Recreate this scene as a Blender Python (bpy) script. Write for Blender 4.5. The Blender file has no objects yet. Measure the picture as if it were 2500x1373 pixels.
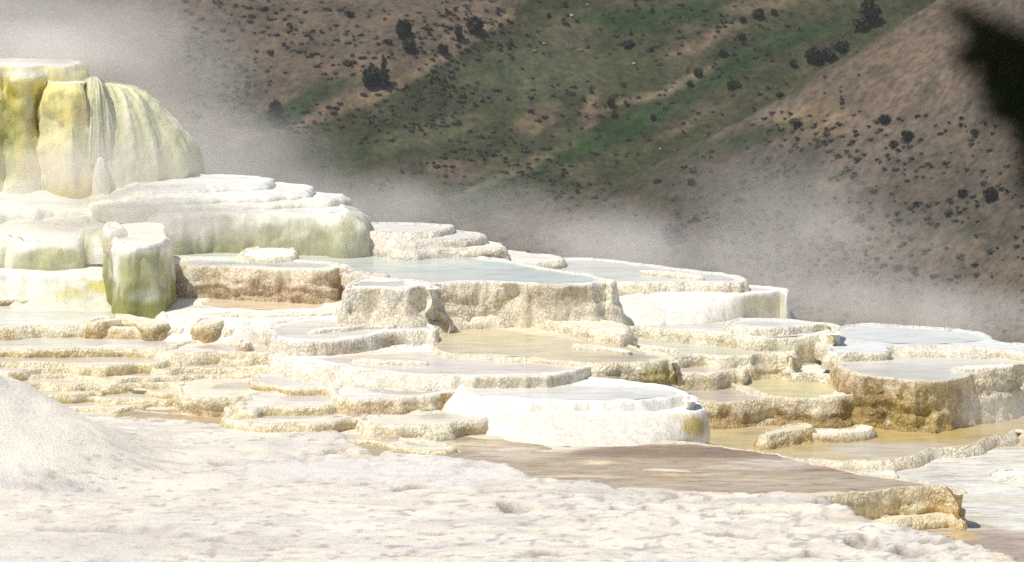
import bpy, math, random
import numpy as np
from mathutils import Vector
from mathutils.geometry import delaunay_2d_cdt
R = math.radians
rng = np.random.default_rng(7)
random.seed(7)
C = bpy.context.scene.collection

# ------------------------------------------------------------------ camera geometry
F = 1250 / math.tan(R(7)); PIT = R(8.5); CZ = 12.0
def rayd(x, y):
    u = (x - 1250) / F; v = -(y - 686.5) / F
    return u, math.cos(PIT) + v * math.sin(PIT), -math.sin(PIT) + v * math.cos(PIT)
def P(x, y, z):
    d = rayd(x, y); t = (z - CZ) / d[2]
    return d[0] * t, d[1] * t
def Yat(y, z): return P(1250, y, z)[1]
def zat(y, Y):
    d = rayd(1250, y); return CZ + Y * d[2] / d[1]
def lev(yr, yb, zp, fl=0.0): return zat(yr, Yat(yb, zp) + fl)
def topx(p):
    p = np.asarray(p, float)
    X, Y, Z = p[..., 0], p[..., 1], p[..., 2] - CZ
    c, s = math.cos(PIT), math.sin(PIT)
    d = Y * c - Z * s; w = Y * s + Z * c
    return 1250 + F * X / d, 686.5 - F * w / d

# ------------------------------------------------------------------ noise
def _h(ix, iy, iz, k):
    n = (ix.astype(np.int64) * 73856093) ^ (iy.astype(np.int64) * 19349663) ^ (iz.astype(np.int64) * 83492791) ^ (k * 2654435761)
    n = (n ^ (n >> 13)) * 1274126177 & 0xffffffff
    n = (n ^ (n >> 16)) * 2246822519 & 0xffffffff
    return ((n >> 8) & 0xffffff) / float(0xffffff)
def vn(p, seed=0):
    """value noise, about -1..1"""
    p = np.asarray(p, float); i = np.floor(p); f = p - i; f = f * f * f * (f * (f * 6 - 15) + 10)
    r = 0
    for a in (0, 1):
        wx = f[:, 0] if a else 1 - f[:, 0]
        for b in (0, 1):
            wy = f[:, 1] if b else 1 - f[:, 1]
            for c in (0, 1):
                wz = f[:, 2] if c else 1 - f[:, 2]
                r = r + wx * wy * wz * _h(i[:, 0] + a, i[:, 1] + b, i[:, 2] + c, seed)
    return r * 2 - 1
def fbm(p, o=4, seed=0, g=0.5):
    r = 0; a = 1.0; p = np.array(p, float); t = 0
    for k in range(o):
        r = r + a * vn(p, seed + k); t += a; a *= g; p = p * 2.03 + 17.1
    return r / t
def vor(p, seed=0):
    p = np.asarray(p, float); i = np.floor(p); best = np.full(len(p), 9.0)
    for a in (-1, 0, 1):
        for b in (-1, 0, 1):
            for c in (-1, 0, 1):
                q = i + (a, b, c)
                o = np.stack([_h(q[:, 0], q[:, 1], q[:, 2], seed + k) for k in (1, 2, 3)], 1)
                best = np.minimum(best, ((q + o - p) ** 2).sum(1))
    return np.sqrt(best)
def ss(a, b, x):
    t = np.clip((x - a) / (b - a), 0, 1); return t * t * (3 - 2 * t)
def mixc(a, b, m): return np.asarray(a) * (1 - m[:, None]) + np.asarray(b) * m[:, None]

# ------------------------------------------------------------------ objects
def tag(o, label=None, cat=None, group=None, kind=None):
    for k, v in (('label', label), ('category', cat), ('group', group), ('kind', kind)):
        if v: o[k] = v
    return o
def empty(name, loc, label=None, cat=None, group=None):
    o = bpy.data.objects.new(name, None); C.objects.link(o); o.location = loc; o.empty_display_size = .3
    return tag(o, label, cat, group)
def mesh(name, V, Fc, mat, parent=None, col=None, smooth=True, loc=None):
    V = np.asarray(V, float)
    off = np.array(parent.location) if parent is not None else (np.array(loc) if loc is not None else np.zeros(3))
    me = bpy.data.meshes.new(name)
    me.from_pydata((V - off).tolist(), [], [tuple(int(i) for i in f) for f in Fc])
    me.materials.append(mat)
    if smooth: me.polygons.foreach_set('use_smooth', [True] * len(me.polygons))
    if col is not None:
        at = me.color_attributes.new('Col', 'FLOAT_COLOR', 'POINT')
        c4 = np.ones((len(V), 4)); c4[:, :3] = np.clip(col, 0, 1); at.data.foreach_set('color', c4.ravel())
    me.update()
    o = bpy.data.objects.new(name, me); C.objects.link(o)
    if parent is not None: o.parent = parent
    elif loc is not None: o.location = loc
    return o

# ------------------------------------------------------------------ materials
def mat(name):
    m = bpy.data.materials.new(name); m.use_nodes = True; nt = m.node_tree
    b = nt.nodes['Principled BSDF']; return m, nt, b
def N(nt, t, **kw):
    n = nt.nodes.new(t)
    for k, v in kw.items():
        if k.startswith('i_'):
            key = k[2:].replace('_', ' '); n.inputs[key].default_value = v
        else: setattr(n, k, v)
    return n
def coords(nt, sc):
    g = N(nt, 'ShaderNodeNewGeometry'); mp = N(nt, 'ShaderNodeMapping'); mp.inputs['Scale'].default_value = sc
    nt.links.new(g.outputs['Position'], mp.inputs['Vector']); return mp.outputs['Vector']
def noise(nt, vec, s, d=4, r=.6):
    n = N(nt, 'ShaderNodeTexNoise', i_Scale=s, i_Detail=d, i_Roughness=r); nt.links.new(vec, n.inputs['Vector']); return n.outputs['Fac']
def ramp(nt, fac, stops):
    r = N(nt, 'ShaderNodeValToRGB'); e = r.color_ramp.elements
    while len(e) < len(stops): e.new(.5)
    for k, (p, c) in enumerate(stops):
        e[k].position = p; e[k].color = (*c, 1) if len(c) == 3 else c
    nt.links.new(fac, r.inputs[0]); return r.outputs['Color']
def mult(nt, a, b, fac=1.0, mode='MULTIPLY'):
    m = N(nt, 'ShaderNodeMix', data_type='RGBA', blend_type=mode); m.inputs[0].default_value = fac
    nt.links.new(a, m.inputs[6]); nt.links.new(b, m.inputs[7]); return m.outputs[2]
def bump(nt, h, dist, st, prev=None):
    b = N(nt, 'ShaderNodeBump', i_Strength=st, i_Distance=dist); nt.links.new(h, b.inputs['Height'])
    if prev is not None: nt.links.new(prev, b.inputs['Normal'])
    return b.outputs['Normal']

def mat_riser():
    m, nt, b = mat('travertine riser'); L = nt.links
    at = N(nt, 'ShaderNodeAttribute', attribute_name='Col')
    v = coords(nt, (1, 1, .8))
    vo = N(nt, 'ShaderNodeTexVoronoi', feature='F1', i_Scale=21.0, i_Randomness=1.0); L.new(v, vo.inputs['Vector'])
    vo2 = N(nt, 'ShaderNodeTexVoronoi', feature='F1', i_Scale=52.0); L.new(v, vo2.inputs['Vector'])
    c = ramp(nt, vo.outputs['Distance'], [(.1, (1.12, 1.13, 1.15)), (.4, (1, 1, 1)), (.8, (.82, .77, .68))])
    fl_ = noise(nt, coords(nt, (1, 1, .16)), 8, 6, .72); c2 = ramp(nt, fl_, [(.3, (.72, .67, .58)), (.5, (1, 1, 1)), (.7, (1.2, 1.2, 1.2))])
    sp = ramp(nt, vo.outputs['Distance'], [(.12, (.6, .6, .6)), (.34, (0, 0, 0))]); pk = ramp(nt, noise(nt, coords(nt, (1, 1, 1)), 4, 4, .6), [(.42, (0, 0, 0)), (.56, (1, 1, 1))])
    spm = mult(nt, sp, pk); mx = N(nt, 'ShaderNodeMix', data_type='RGBA'); L.new(spm, mx.inputs[0]); L.new(mult(nt, mult(nt, at.outputs['Color'], c), c2), mx.inputs[6]); mx.inputs[7].default_value = (.86, .80, .64, 1)  # cream dots at nodule centres paint speckled highlights into the colour
    L.new(mx.outputs[2], b.inputs['Base Color'])
    bs = N(nt, 'ShaderNodeMapRange'); bs.inputs['From Min'].default_value = .38; bs.inputs['From Max'].default_value = .62; bs.inputs['To Min'].default_value = .12; bs.inputs['To Max'].default_value = .85; L.new(noise(nt, coords(nt, (1, 1, .6)), 2.2, 3, .6), bs.inputs['Value'])
    bn = N(nt, 'ShaderNodeBump', i_Distance=-.032); L.new(vo.outputs['Distance'], bn.inputs['Height']); L.new(bs.outputs[0], bn.inputs['Strength']); n1 = bn.outputs['Normal']
    n2 = bump(nt, vo2.outputs['Distance'], -.012, .7, n1); n2 = bump(nt, fl_, .05, .5, n2)
    L.new(n2, b.inputs['Normal'])
    b.inputs['Roughness'].default_value = .5; b.inputs['Specular IOR Level'].default_value = .35
    return m
def mat_smooth():
    """flowstone with fine vertical runnels"""
    m, nt, b = mat('flowstone'); L = nt.links
    at = N(nt, 'ShaderNodeAttribute', attribute_name='Col')
    nz = noise(nt, coords(nt, (1, 1, .3)), 9, 6, .65)
    c = ramp(nt, nz, [(.3, (.82, .8, .72)), (.5, (1, 1, 1)), (.7, (1.12, 1.12, 1.1))])
    L.new(mult(nt, at.outputs['Color'], c), b.inputs['Base Color'])
    n1 = bump(nt, nz, .06, .7); n2 = bump(nt, noise(nt, coords(nt, (1, 1, .8)), 40, 3, .6), .012, .7, n1)
    L.new(n2, b.inputs['Normal']); b.inputs['Roughness'].default_value = .42
    return m
def mat_basin():
    m, nt, b = mat('travertine basin'); L = nt.links
    at = N(nt, 'ShaderNodeAttribute', attribute_name='Col')
    n0 = noise(nt, coords(nt, (1, 2.2, 1)), 2.2, 7, .68)
    n1 = noise(nt, coords(nt, (1, 2.0, 1)), 14, 4, .65)
    c = ramp(nt, n0, [(.3, (.80, .77, .72)), (.48, (1, 1, 1)), (.7, (1.08, 1.08, 1.08))])
    c2 = ramp(nt, n1, [(.3, (.86, .84, .8)), (.5, (1, 1, 1)), (.7, (1.06, 1.06, 1.06))])
    L.new(mult(nt, mult(nt, at.outputs['Color'], c), c2), b.inputs['Base Color'])
    k = bump(nt, n0, .05, .35); L.new(bump(nt, n1, .015, .45, k), b.inputs['Normal'])
    b.inputs['Roughness'].default_value = .5
    return m
def mat_crust():
    m, nt, b = mat('dry travertine crust'); L = nt.links
    at = N(nt, 'ShaderNodeAttribute', attribute_name='Col')
    n0 = noise(nt, coords(nt, (1, 1.0, 1)), 1.3, 8, .72)
    n1 = noise(nt, coords(nt, (1, 1, 1)), 18, 5, .7)
    vo = N(nt, 'ShaderNodeTexVoronoi', feature='F1', i_Scale=22.0); L.new(coords(nt, (1, 1, 1)), vo.inputs['Vector'])
    c = ramp(nt, n0, [(.28, (.80, .76, .72)), (.46, (1, 1, 1)), (.7, (1.06, 1.06, 1.06))])
    c2 = ramp(nt, n1, [(.27, (.66, .62, .6)), (.42, (1, 1, 1)), (.7, (1.05, 1.05, 1.05))])
    L.new(mult(nt, mult(nt, at.outputs['Color'], c), c2), b.inputs['Base Color'])
    k = bump(nt, n0, .08, .22); k = bump(nt, n1, .03, .8, k); L.new(bump(nt, vo.outputs['Distance'], .012, .4, k), b.inputs['Normal'])
    b.inputs['Roughness'].default_value = .85; b.inputs['Specular IOR Level'].default_value = .2
    return m
def mat_water():
    m, nt, b = mat('mineral water'); L = nt.links
    at = N(nt, 'ShaderNodeAttribute', attribute_name='Col')
    n0 = noise(nt, coords(nt, (.7, 2.4, 1)), 2.0, 8, .72)
    c = ramp(nt, n0, [(.3, (.78, .75, .71)), (.5, (1, 1, 1)), (.7, (1.16, 1.16, 1.15))])
    L.new(mult(nt, at.outputs['Color'], c), b.inputs['Base Color'])
    n1 = noise(nt, coords(nt, (1, 1.6, 1)), 9, 3, .55)
    L.new(bump(nt, n1, .012, .35), b.inputs['Normal'])
    b.inputs['Roughness'].default_value = .24; b.inputs['IOR'].default_value = 1.33; b.inputs['Specular IOR Level'].default_value = .34
    return m
def mat_hill():
    m, nt, b = mat('hillside'); L = nt.links
    at = N(nt, 'ShaderNodeAttribute', attribute_name='Col')
    n0 = noise(nt, coords(nt, (1, 1, 1)), .16, 8, .7); n1 = noise(nt, coords(nt, (1, 1, 1)), .9, 6, .75)
    c = ramp(nt, n0, [(.32, (.6, .66, .6)), (.5, (1, 1, 1)), (.68, (1.35, 1.28, 1.2))])
    c2 = ramp(nt, n1, [(.32, (.42, .46, .42)), (.48, (.95, .95, .95)), (.66, (1.5, 1.42, 1.36))])
    L.new(mult(nt, mult(nt, at.outputs['Color'], c), c2), b.inputs['Base Color'])
    L.new(bump(nt, n1, .8, .5), b.inputs['Normal'])
    b.inputs['Roughness'].default_value = .95; b.inputs['Specular IOR Level'].default_value = .1
    return m
def mat_plain(name, col, rough=.8, var=.25, sc=3.0):
    m, nt, b = mat(name)
    n0 = noise(nt, coords(nt, (1, 1, 1)), sc, 4, .6)
    lo = tuple(c * (1 - var) for c in col); hi = tuple(min(1, c * (1 + var)) for c in col)
    nt.links.new(ramp(nt, n0, [(.3, lo), (.7, hi)]), b.inputs['Base Color'])
    b.inputs['Roughness'].default_value = rough; b.inputs['Specular IOR Level'].default_value = .2
    return m
def mat_film():
    m, nt, b = mat('thin water film over brown mats'); L = nt.links
    at = N(nt, 'ShaderNodeAttribute', attribute_name='Col')
    n0 = noise(nt, coords(nt, (.8, 2.4, 1)), 2.6, 10, .78); n1 = noise(nt, coords(nt, (1, 1.8, 1)), 12, 4, .6)
    c = ramp(nt, n0, [(.36, (.60, .52, .46)), (.48, (1, 1, 1)), (.62, (1.3, 1.28, 1.2))])
    L.new(mult(nt, at.outputs['Color'], c), b.inputs['Base Color']); L.new(bump(nt, n1, .015, .5), b.inputs['Normal'])
    b.inputs['Roughness'].default_value = .32; b.inputs['Specular IOR Level'].default_value = .18
    return m
M_T = mat_film()
M_R, M_F, M_B, M_G, M_W, M_H = mat_riser(), mat_smooth(), mat_basin(), mat_crust(), mat_water(), mat_hill()

# ------------------------------------------------------------------ colours (linear albedo)
CREAM = (.87, .81, .64); WHITE = (.90, .86, .74); IVORY = (.86, .81, .66)
BROWN = (.47, .35, .21); GOLD = (.58, .43, .17); OLIVE = (.36, .29, .10); TAN = (.64, .53, .38); UMBER = (.20, .14, .05)
GREEN = (.50, .49, .24); PGREEN = (.62, .61, .42); YELLOW = (.76, .66, .24)
W_BLUE = (.60, .63, .56); W_PALE = (.74, .72, .65); W_TAN = (.60, .53, .40); W_GOLD = (.55, .44, .22); W_PINK = (.66, .60, .52); W_BROWN = (.44, .38, .31)

def catmull(pts, ds):
    pts = np.asarray(pts, float); n = len(pts); out = []
    for i in range(n):
        p0, p1, p2, p3 = pts[i - 1], pts[i], pts[(i + 1) % n], pts[(i + 2) % n]
        L = np.hypot(*(p2 - p1)[:2]); k = max(2, int(L / ds)); t = np.linspace(0, 1, k, endpoint=False)[:, None]
        # centripetal-ish: scale tangents by segment length so that uneven points do not overshoot
        l0 = np.hypot(*(p1 - p0)[:2]) + 1e-6; l2 = np.hypot(*(p3 - p2)[:2]) + 1e-6
        m1 = .5 * ((p1 - p0) / l0 + (p2 - p1) / (L + 1e-6)) * min(L, 1.6 * min(L, l0)) ; m2 = .5 * ((p2 - p1) / (L + 1e-6) + (p3 - p2) / l2) * min(L, 1.6 * min(L, l2))
        out.append((2 * t ** 3 - 3 * t ** 2 + 1) * p1 + (t ** 3 - 2 * t ** 2 + t) * m1 + (-2 * t ** 3 + 3 * t ** 2) * p2 + (t ** 3 - t ** 2) * m2)
    return np.concatenate(out)
def resample(p, ds):
    q = np.vstack([p, p[:1]]); d = np.hypot(*np.diff(q[:, :2], axis=0).T); s = np.r_[0, np.cumsum(d)]
    n = max(12, int(s[-1] / ds)); u = np.linspace(0, s[-1], n, endpoint=False)
    return np.stack([np.interp(u, s, q[:, k]) for k in range(q.shape[1])], 1)
def csmooth(a, k):
    for _ in range(k): a = .5 * a + .25 * (np.roll(a, 1, 0) + np.roll(a, -1, 0))
    return a
def ring_normals(p, k=6):
    t = np.roll(p, -1, 0) - np.roll(p, 1, 0); n = np.stack([t[:, 1], -t[:, 0]], 1); n = csmooth(n, k)
    return n / (np.linalg.norm(n, axis=1)[:, None] + 1e-9)
def inside(poly, pts):
    x, y = pts[:, 0], pts[:, 1]; c = np.zeros(len(pts), bool); j = len(poly) - 1
    for i in range(len(poly)):
        xi, yi = poly[i]; xj, yj = poly[j]
        m = ((yi > y) != (yj > y)) & (x < (xj - xi) * (y - yi) / (yj - yi + 1e-12) + xi); c ^= m; j = i
    return c
def fill(poly, gx, gy):
    """triangulated sheet inside a closed outline with inner points; returns V2, faces, is_inner"""
    poly = np.asarray(poly); x0, y0 = poly.min(0); x1, y1 = poly.max(0)
    X, Y = np.meshgrid(np.arange(x0, x1, gx), np.arange(y0, y1, gy)); X = X + (np.arange(X.shape[0]) % 2)[:, None] * gx * .5
    g = np.stack([X.ravel(), Y.ravel()], 1) + rng.uniform(-.25, .25, (X.size, 2)) * (gx, gy)
    g = g[inside(poly, g)]
    if len(g):
        dm = np.full(len(g), 9.)
        for k in range(0, len(poly), max(1, len(poly) // 400)): dm = np.minimum(dm, np.hypot(*(g - poly[k]).T))
        g = g[dm > min(gx, gy) * .8]
    V = [Vector(p) for p in poly] + [Vector(p) for p in g]; n = len(poly)
    v, e, f, ov, _, _ = delaunay_2d_cdt(V, [], [list(range(n))], 1, 1e-5)
    v = np.array([(a.x, a.y) for a in v])
    inner = np.array([all(i >= n for i in o) if o else True for o in ov])
    return v, f, inner
def paint(col, V, blobs):
    """mineral stains, plus some painted shade and lightening: (px, py, rx, ry, colour, strength) ellipses laid on the rock or the pool bed"""
    x, y = topx(V)
    n = fbm(np.stack([V[:, 0] * 1.3, V[:, 1] * 1.3, V[:, 2] * 1.3], 1), 4, 91)
    for b in blobs:
        cx, cy, rx, ry, c, s = b[:6]
        d = np.hypot((x - cx) / rx, (y - cy) / ry) + n * .45
        col = mixc(col, c, s * (1 - ss(.55, 1.15, d)))
    return col

TER = []
def terrace(name, label, cat, z, pts, zb, fl=0.0, prof='wall', amp=1.0, c1=CREAM, c2=BROWN, st=.5, t0=.15, top=CREAM, water=None, wc=W_PALE,
            blobs=(), smooth=False, wig=1.0, group=None, lip=.10, lipz=.010, ds=.042, tilt=0.0, rowz=.04, floor=.03, wdrop=.018, fcol=None, streak=0.0, seed=None, wallblobs=(), wmat=None, isl=.012):
    """one travertine terrace: riser (wall), basin (top) and pool water, from the rim outline in photo pixels laid on the level z"""
    seed = seed if seed is not None else len(TER) * 11 + 3
    TER.append((name, z, zb))
    w = []
    for p in pts:
        X, Y = P(p[0], p[1], z); w.append((X, Y, p[2] if len(p) > 2 else fl))
    w = catmull(w, .12)
    area = np.sum(w[:, 0] * np.roll(w[:, 1], -1) - np.roll(w[:, 0], -1) * w[:, 1])
    if area < 0: w = w[::-1]
    w = resample(w, ds); ring = w[:, :2]; flare = np.maximum(0, csmooth(w[:, 2], 10))
    nrm = ring_normals(ring, 10); n = len(ring)
    p3 = np.c_[ring, np.full(n, z)]
    wob = .15 * wig * fbm(p3 * (.9, .9, 0) + seed, 2, seed) + 0.045 * wig * (np.abs(vn(p3 * (2.6, 2.6, 0) + seed, seed + 5)) * -2 + .7) + .008 * vn(p3 * (9, 9, 0), seed + 6)
    ring = ring + nrm * wob[:, None]; nrm = ring_normals(ring, 8)
    Yr = ring[:, 1].min()
    D = z - zb + .14
    rows = [(-lip, -floor * .6, 0), (-lip * .55, lipz, 0), (-lip * .2, lipz * .6, 0), (0.0, -.012, .01)]
    nr = max(5, int(D / rowz)); zoff = []
    for k in range(1, nr + 1): rows.append((None, -.012 - (D - .012) * k / nr, k / nr))
    V = []; col = []
    Dv = max(.05, z - zb)
    for off, dz, t in rows:
        tv = -dz / Dv
        if off is None:
            tt = min(1.0, tv)
            qa = np.c_[ring * 1.15 + seed, np.full(n, 0.)]; mk1 = ss(-.1, .35, vn(qa, seed + 80)); mk2 = ss(-.25, .3, vn(qa * 1.6 + 9, seed + 81)); jz = .10 * vn(qa * 2.3, seed + 82)
            stp = (.09 * mk1 * ss(.40, .50, tt + jz) + .08 * mk2 * ss(.68, .78, tt + 1.5 * jz) + .05 * ss(.86, 1.0, tt)) * min(1, Dv / .5) * (0 if smooth else 1)
            if prof == 'wall': o = stp + flare * tt ** 1.6 + .035 * min(1, Dv / .3) * np.sin(min(1, tt * 1.3) * math.pi)
            elif prof == 'slope': o = flare * tt ** .8
            elif prof == 'dome': o = flare * math.sqrt(max(0, 1 - (1 - tt) ** 2)) + 0 * flare
            else: o = stp + flare * (.25 * tt + .75 * tt ** 2.2)
            q = np.c_[ring + nrm * o[:, None], np.full(n, z + dz)]
            k = min(1, tv * 6 * max(Dv, .25))
            col_n = -np.abs(vn(q * (1.9, 1.9, .35) + seed, seed + 20)) * 2 + .8
            d = amp * k * ((.065 if smooth else .034) * col_n * min(1.3, Dv + .3) + .042 * fbm(q * (3.2, 3.2, 2.6), 3, seed + 21) + .028 * (.55 - vor(q * ((6, 6, 3.5) if not smooth else (5, 5, 1.5)), seed + 22)))
            if not smooth: d = d + amp * k * .016 * (.5 - vor(q * 15, seed + 23))
            q[:, :2] += nrm * d[:, None]
            q[:, 2] += amp * k * .02 * vn(q * 5 + 3, seed + 24)
        else:
            q = np.c_[ring + nrm * off, np.full(n, z + dz)]
            q[:, 2] += .008 * vn(q * (7, 7, 0), seed + 30) * (1 if off < 0 else .5)
        if tilt: q[:, 2] += tilt * (ring[:, 1] - Yr)
        V.append(q)
        # colour
        s = fbm(q * (1.6, 1.6, .7) + seed, 3, seed + 40) + .6 * streak * vn(q * (7, 7, .5), seed + 41) + .35 * vn(q * (9, 9, 7), seed + 42)
        s = s + .5 * fbm(q * (4, 4, 3) + seed, 2, seed + 43)
        m = st * ss(-.15, .45, s * (.45 if smooth else .8) + (min(1.0, tv) - t0 - .25) * 1.0) if tv > 0 else 0 * s
        if t0 > -.5: m = m * float(ss(0, max(.02, t0 + .12), np.array([max(0, tv)]))[0])
        col.append(mixc(c1, c2, np.clip(m, 0, 1)) if off is None else np.tile(np.array(c1 if off == 0 else top), (n, 1)) )
    Vs = np.concatenate(V); cs = np.concatenate(col)
    if wallblobs: cs = paint(cs, Vs, wallblobs)
    Fc = []
    idx = np.arange(n); nx = np.roll(idx, -1)
    for r in range(len(rows) - 1):
        a = r * n
        Fc += list(zip(a + n + idx, a + n + nx, a + nx, a + idx))
    cx, cy = ring.mean(0)
    root = empty(name, (cx, cy, z), label, cat, group)
    mesh('riser', Vs, Fc, M_F if smooth else M_R, root, cs)
    inner = V[0][:, :2]
    wp = None
    if water and water != 'full':
        wp = catmull([P(a_[0], a_[1], z - wdrop) for a_ in water], .15)
        if np.sum(wp[:, 0] * np.roll(wp[:, 1], -1) - np.roll(wp[:, 0], -1) * wp[:, 1]) < 0: wp = wp[::-1]
        wp = resample(wp, .12); wp = wp + ring_normals(wp, 3) * (.10 * fbm(np.c_[wp * 1.7, 0 * wp[:, 0]], 3, seed + 70))[:, None]
    v, f, inn = fill(inner, .15, .10)
    nn = fbm(np.c_[v * (1.1, 2.0), np.zeros(len(v))] + seed, 4, seed + 50)
    dist = np.full(len(v), 9.0)
    for k in range(0, len(inner), 3): dist = np.minimum(dist, np.hypot(*(v - inner[k]).T))
    zin = z - wdrop + .006 + .020 * nn + .010 * vn(np.c_[v * (4, 7), np.zeros(len(v))], seed + 51)
    if water:
        if wp is None: sd_ = -dist
        else:
            sd_ = np.full(len(v), 9.0)
            for k in range(len(wp)): sd_ = np.minimum(sd_, np.hypot(*(v - wp[k]).T))
            sd_ = np.where(inside(wp, v), -sd_, sd_)
        kw = ss(.10, -.12, sd_ + .10 * vn(np.c_[v * (2.2, 4), np.zeros(len(v))], seed + 52)); zin = zin * (1 - kw) + (z - wdrop - .028 + isl * nn) * kw
    else: zin = z - floor * .5 + .035 * nn + .010 * vn(np.c_[v * (4, 7), np.zeros(len(v))], seed + 51)
    zr_ = z - floor * .6 + .008 * vn(np.c_[v, np.full(len(v), z - floor * .6)] * (7, 7, 0), seed + 30)
    wgt = ss(0, .16, dist); zz = np.where(inn, zr_ * (1 - wgt) + zin * wgt, zr_)
    if tilt: zz = zz + tilt * (v[:, 1] - Yr)
    T = np.c_[v, zz]
    tc = np.tile(np.array(top), (len(T), 1))
    tc = mixc(tc, fcol if fcol else np.array(top) * (.93, .9, .85), .7 * ss(-.1, .5, fbm(T * (1.0, 2.2, 1) + seed, 3, seed + 60)))
    if blobs: tc = paint(tc, T, blobs)
    mesh('basin', T, f, M_B, root, tc)
    if water:
        if wp is None: wp = inner + nrm * .02
        else: wp = resample(wp + ring_normals(wp, 3) * .14, .12)
        v, f, inn = fill(wp, .22, .14)
        out = ~inside(inner, v)
        for k in np.nonzero(out)[0]:
            j = np.argmin(((inner - v[k]) ** 2).sum(1)); v[k] = inner[j] + nrm[j] * .015
        WV = np.c_[v, np.full(len(v), z - wdrop)]
        if tilt: WV[:, 2] += tilt * (v[:, 1] - Yr)
        wcol = np.tile(np.array(wc), (len(WV), 1))
        wcol = mixc(wcol, np.array(wc) * (.9, .88, .85), ss(0, .6, fbm(WV * (.5, 1.4, 1) + seed, 3, seed + 71)))
        wcol = paint(wcol, WV, list(blobs))
        mesh('pool_water', WV, f, wmat or M_W, root, wcol)
    return root
# ------------------------------------------------------------------ levels (metres)
zS = -.05
zR0 = zat(1285, Yat(1197, zS))
zR1 = lev(1095, 1120, zR0)
zR2 = lev(925, 1042, zR1)
zM0 = lev(1008, 1088, zS, 1.1)
zM1 = lev(983, 1006, zM0)
zM2a = lev(917, 941, zM1)
zM2b = zM2a + .045
zB = lev(695, 800, zM2b)
zM3 = lev(810, 857, zM2a) - .1
zM4 = zat(735, Yat(657, zB))
zT7 = lev(525, 622, zB, .1)
zT8 = lev(486, 508, zT7, .25)
zU6 = lev(983, 1040, zR1); zU7 = zU6 + .05
zU5 = lev(908, 945, zU6); zU4 = lev(868, 894, zU5); zU3 = lev(805, 831, zU4)
zU2 = lev(715, 772, zU3, .1); zU1 = lev(690, 712, zU2)
zL = .72
TC = 'travertine terrace'
def T(*a, **k): return terrace('travertine_terrace', *a, **k)

# ---- right foreground
T('wide shallow brown sheet with a knobbly golden right end above the dry crust', TC, zS,
  [(1900, 1235), (1990, 1211), (2050, 1206), (2120, 1203), (2200, 1193), (2290, 1189), (2336, 1194), (2345, 1206), (2325, 1188), (2270, 1180), (2200, 1167), (2095, 1153), (1990, 1131), (1900, 1112), (1800, 1098), (1700, 1084), (1500, 1068), (1000, 1030), (600, 985), (100, 960), (-300, 960), (-300, 1060), (300, 1055), (600, 1072), (760, 1075), (860, 1115), (1100, 1148), (1240, 1160), (1320, 1200), (1520, 1232), (1750, 1238)],
  zR0, amp=1.1, c1=(.80, .70, .46), c2=(.50, .34, .11), st=.95, t0=.2, top=(.74, .68, .54), fcol=(.66, .58, .40), floor=.01, lip=.06,
  water=[(800, 1100), (1100, 1118), (1300, 1170), (1600, 1195), (2000, 1203), (2180, 1190), (2260, 1184), (2170, 1168), (2060, 1152), (1960, 1134), (1850, 1115), (1700, 1088), (1300, 1080), (900, 1050), (600, 1010), (300, 1005), (300, 1040), (600, 1060)], wc=(.42, .335, .23), wdrop=.010, wmat=M_T, isl=.055,
  blobs=[(1680, 1104, 400, 18, (.25, .17, .115), .95), (1950, 1165, 200, 12, (.36, .31, .20), .6), (2030, 1145, 120, 10, (.34, .20, .16), .9), (1880, 1128, 120, 6, (.66, .6, .52), .6), (1850, 1140, 200, 8, (.62, .56, .47), .5), (1250, 1115, 140, 16, (.50, .43, .33), .7), (1440, 1163, 130, 4, (.70, .63, .44), .7), (1700, 1158, 120, 4, (.70, .63, .44), .7), (1860, 1172, 90, 3, (.70, .64, .48), .6), (1200, 1096, 160, 5, (.72, .66, .5), .6),
         (1900, 1180, 400, 14, (.48, .41, .30), .6), (1640, 1158, 60, 4, (.78, .50, .18), .8), (2290, 1186, 40, 6, (.7, .5, .2), .8), (1050, 1085, 200, 12, (.80, .76, .56), .6), (1450, 1130, 50, 5, (.80, .74, .45), .7), (450, 1020, 330, 10, (.52, .40, .25), .8), (1000, 1100, 110, 8, (.52, .47, .36), .6)])
T('low golden lump standing in water under the golden end of the brown sheet', TC, zR0 + .17,
  [(2150, 1262), (2190, 1272), (2250, 1262), (2320, 1258), (2348, 1266), (2350, 1256), (2270, 1240), (2180, 1248)], zR0, fl=.14, prof='dome', c1=(.84, .74, .52), c2=GOLD, st=.8, t0=.1, top=(.8, .7, .5), amp=1.5, lip=.04)
T('thin tan shore shelf crossing the lower right, its pale rim rising rightward', TC, zR1,
  [(1700, 1160), (1850, 1130), (1985, 1122), (2040, 1127), (2110, 1126), (2180, 1126), (2235, 1118), (2290, 1097), (2330, 1094), (2380, 1085), (2420, 1068), (2478, 1060), (2485, 1052), (2520, 1070), (2700, 1060), (2700, 980), (1500, 980), (1500, 1120)],
  zR0, c1=CREAM, c2=TAN, st=.6, top=(.74, .66, .50), fl=.06,
  water=[(1780, 1090), (1880, 1105), (1990, 1119), (2110, 1121), (2200, 1115), (2285, 1093), (2330, 1090), (2390, 1078), (2430, 1062), (2490, 1054), (2600, 1050), (2600, 990), (1500, 990)], wc=(.55, .45, .25),
  blobs=[(2180, 1098, 170, 22, (.58, .54, .47), .85), (2180, 1055, 260, 26, (.50, .38, .13), .8), (1930, 1112, 130, 18, (.62, .50, .28), .6), (2160, 1117, 60, 4, (.8, .76, .66), .6)])
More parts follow.
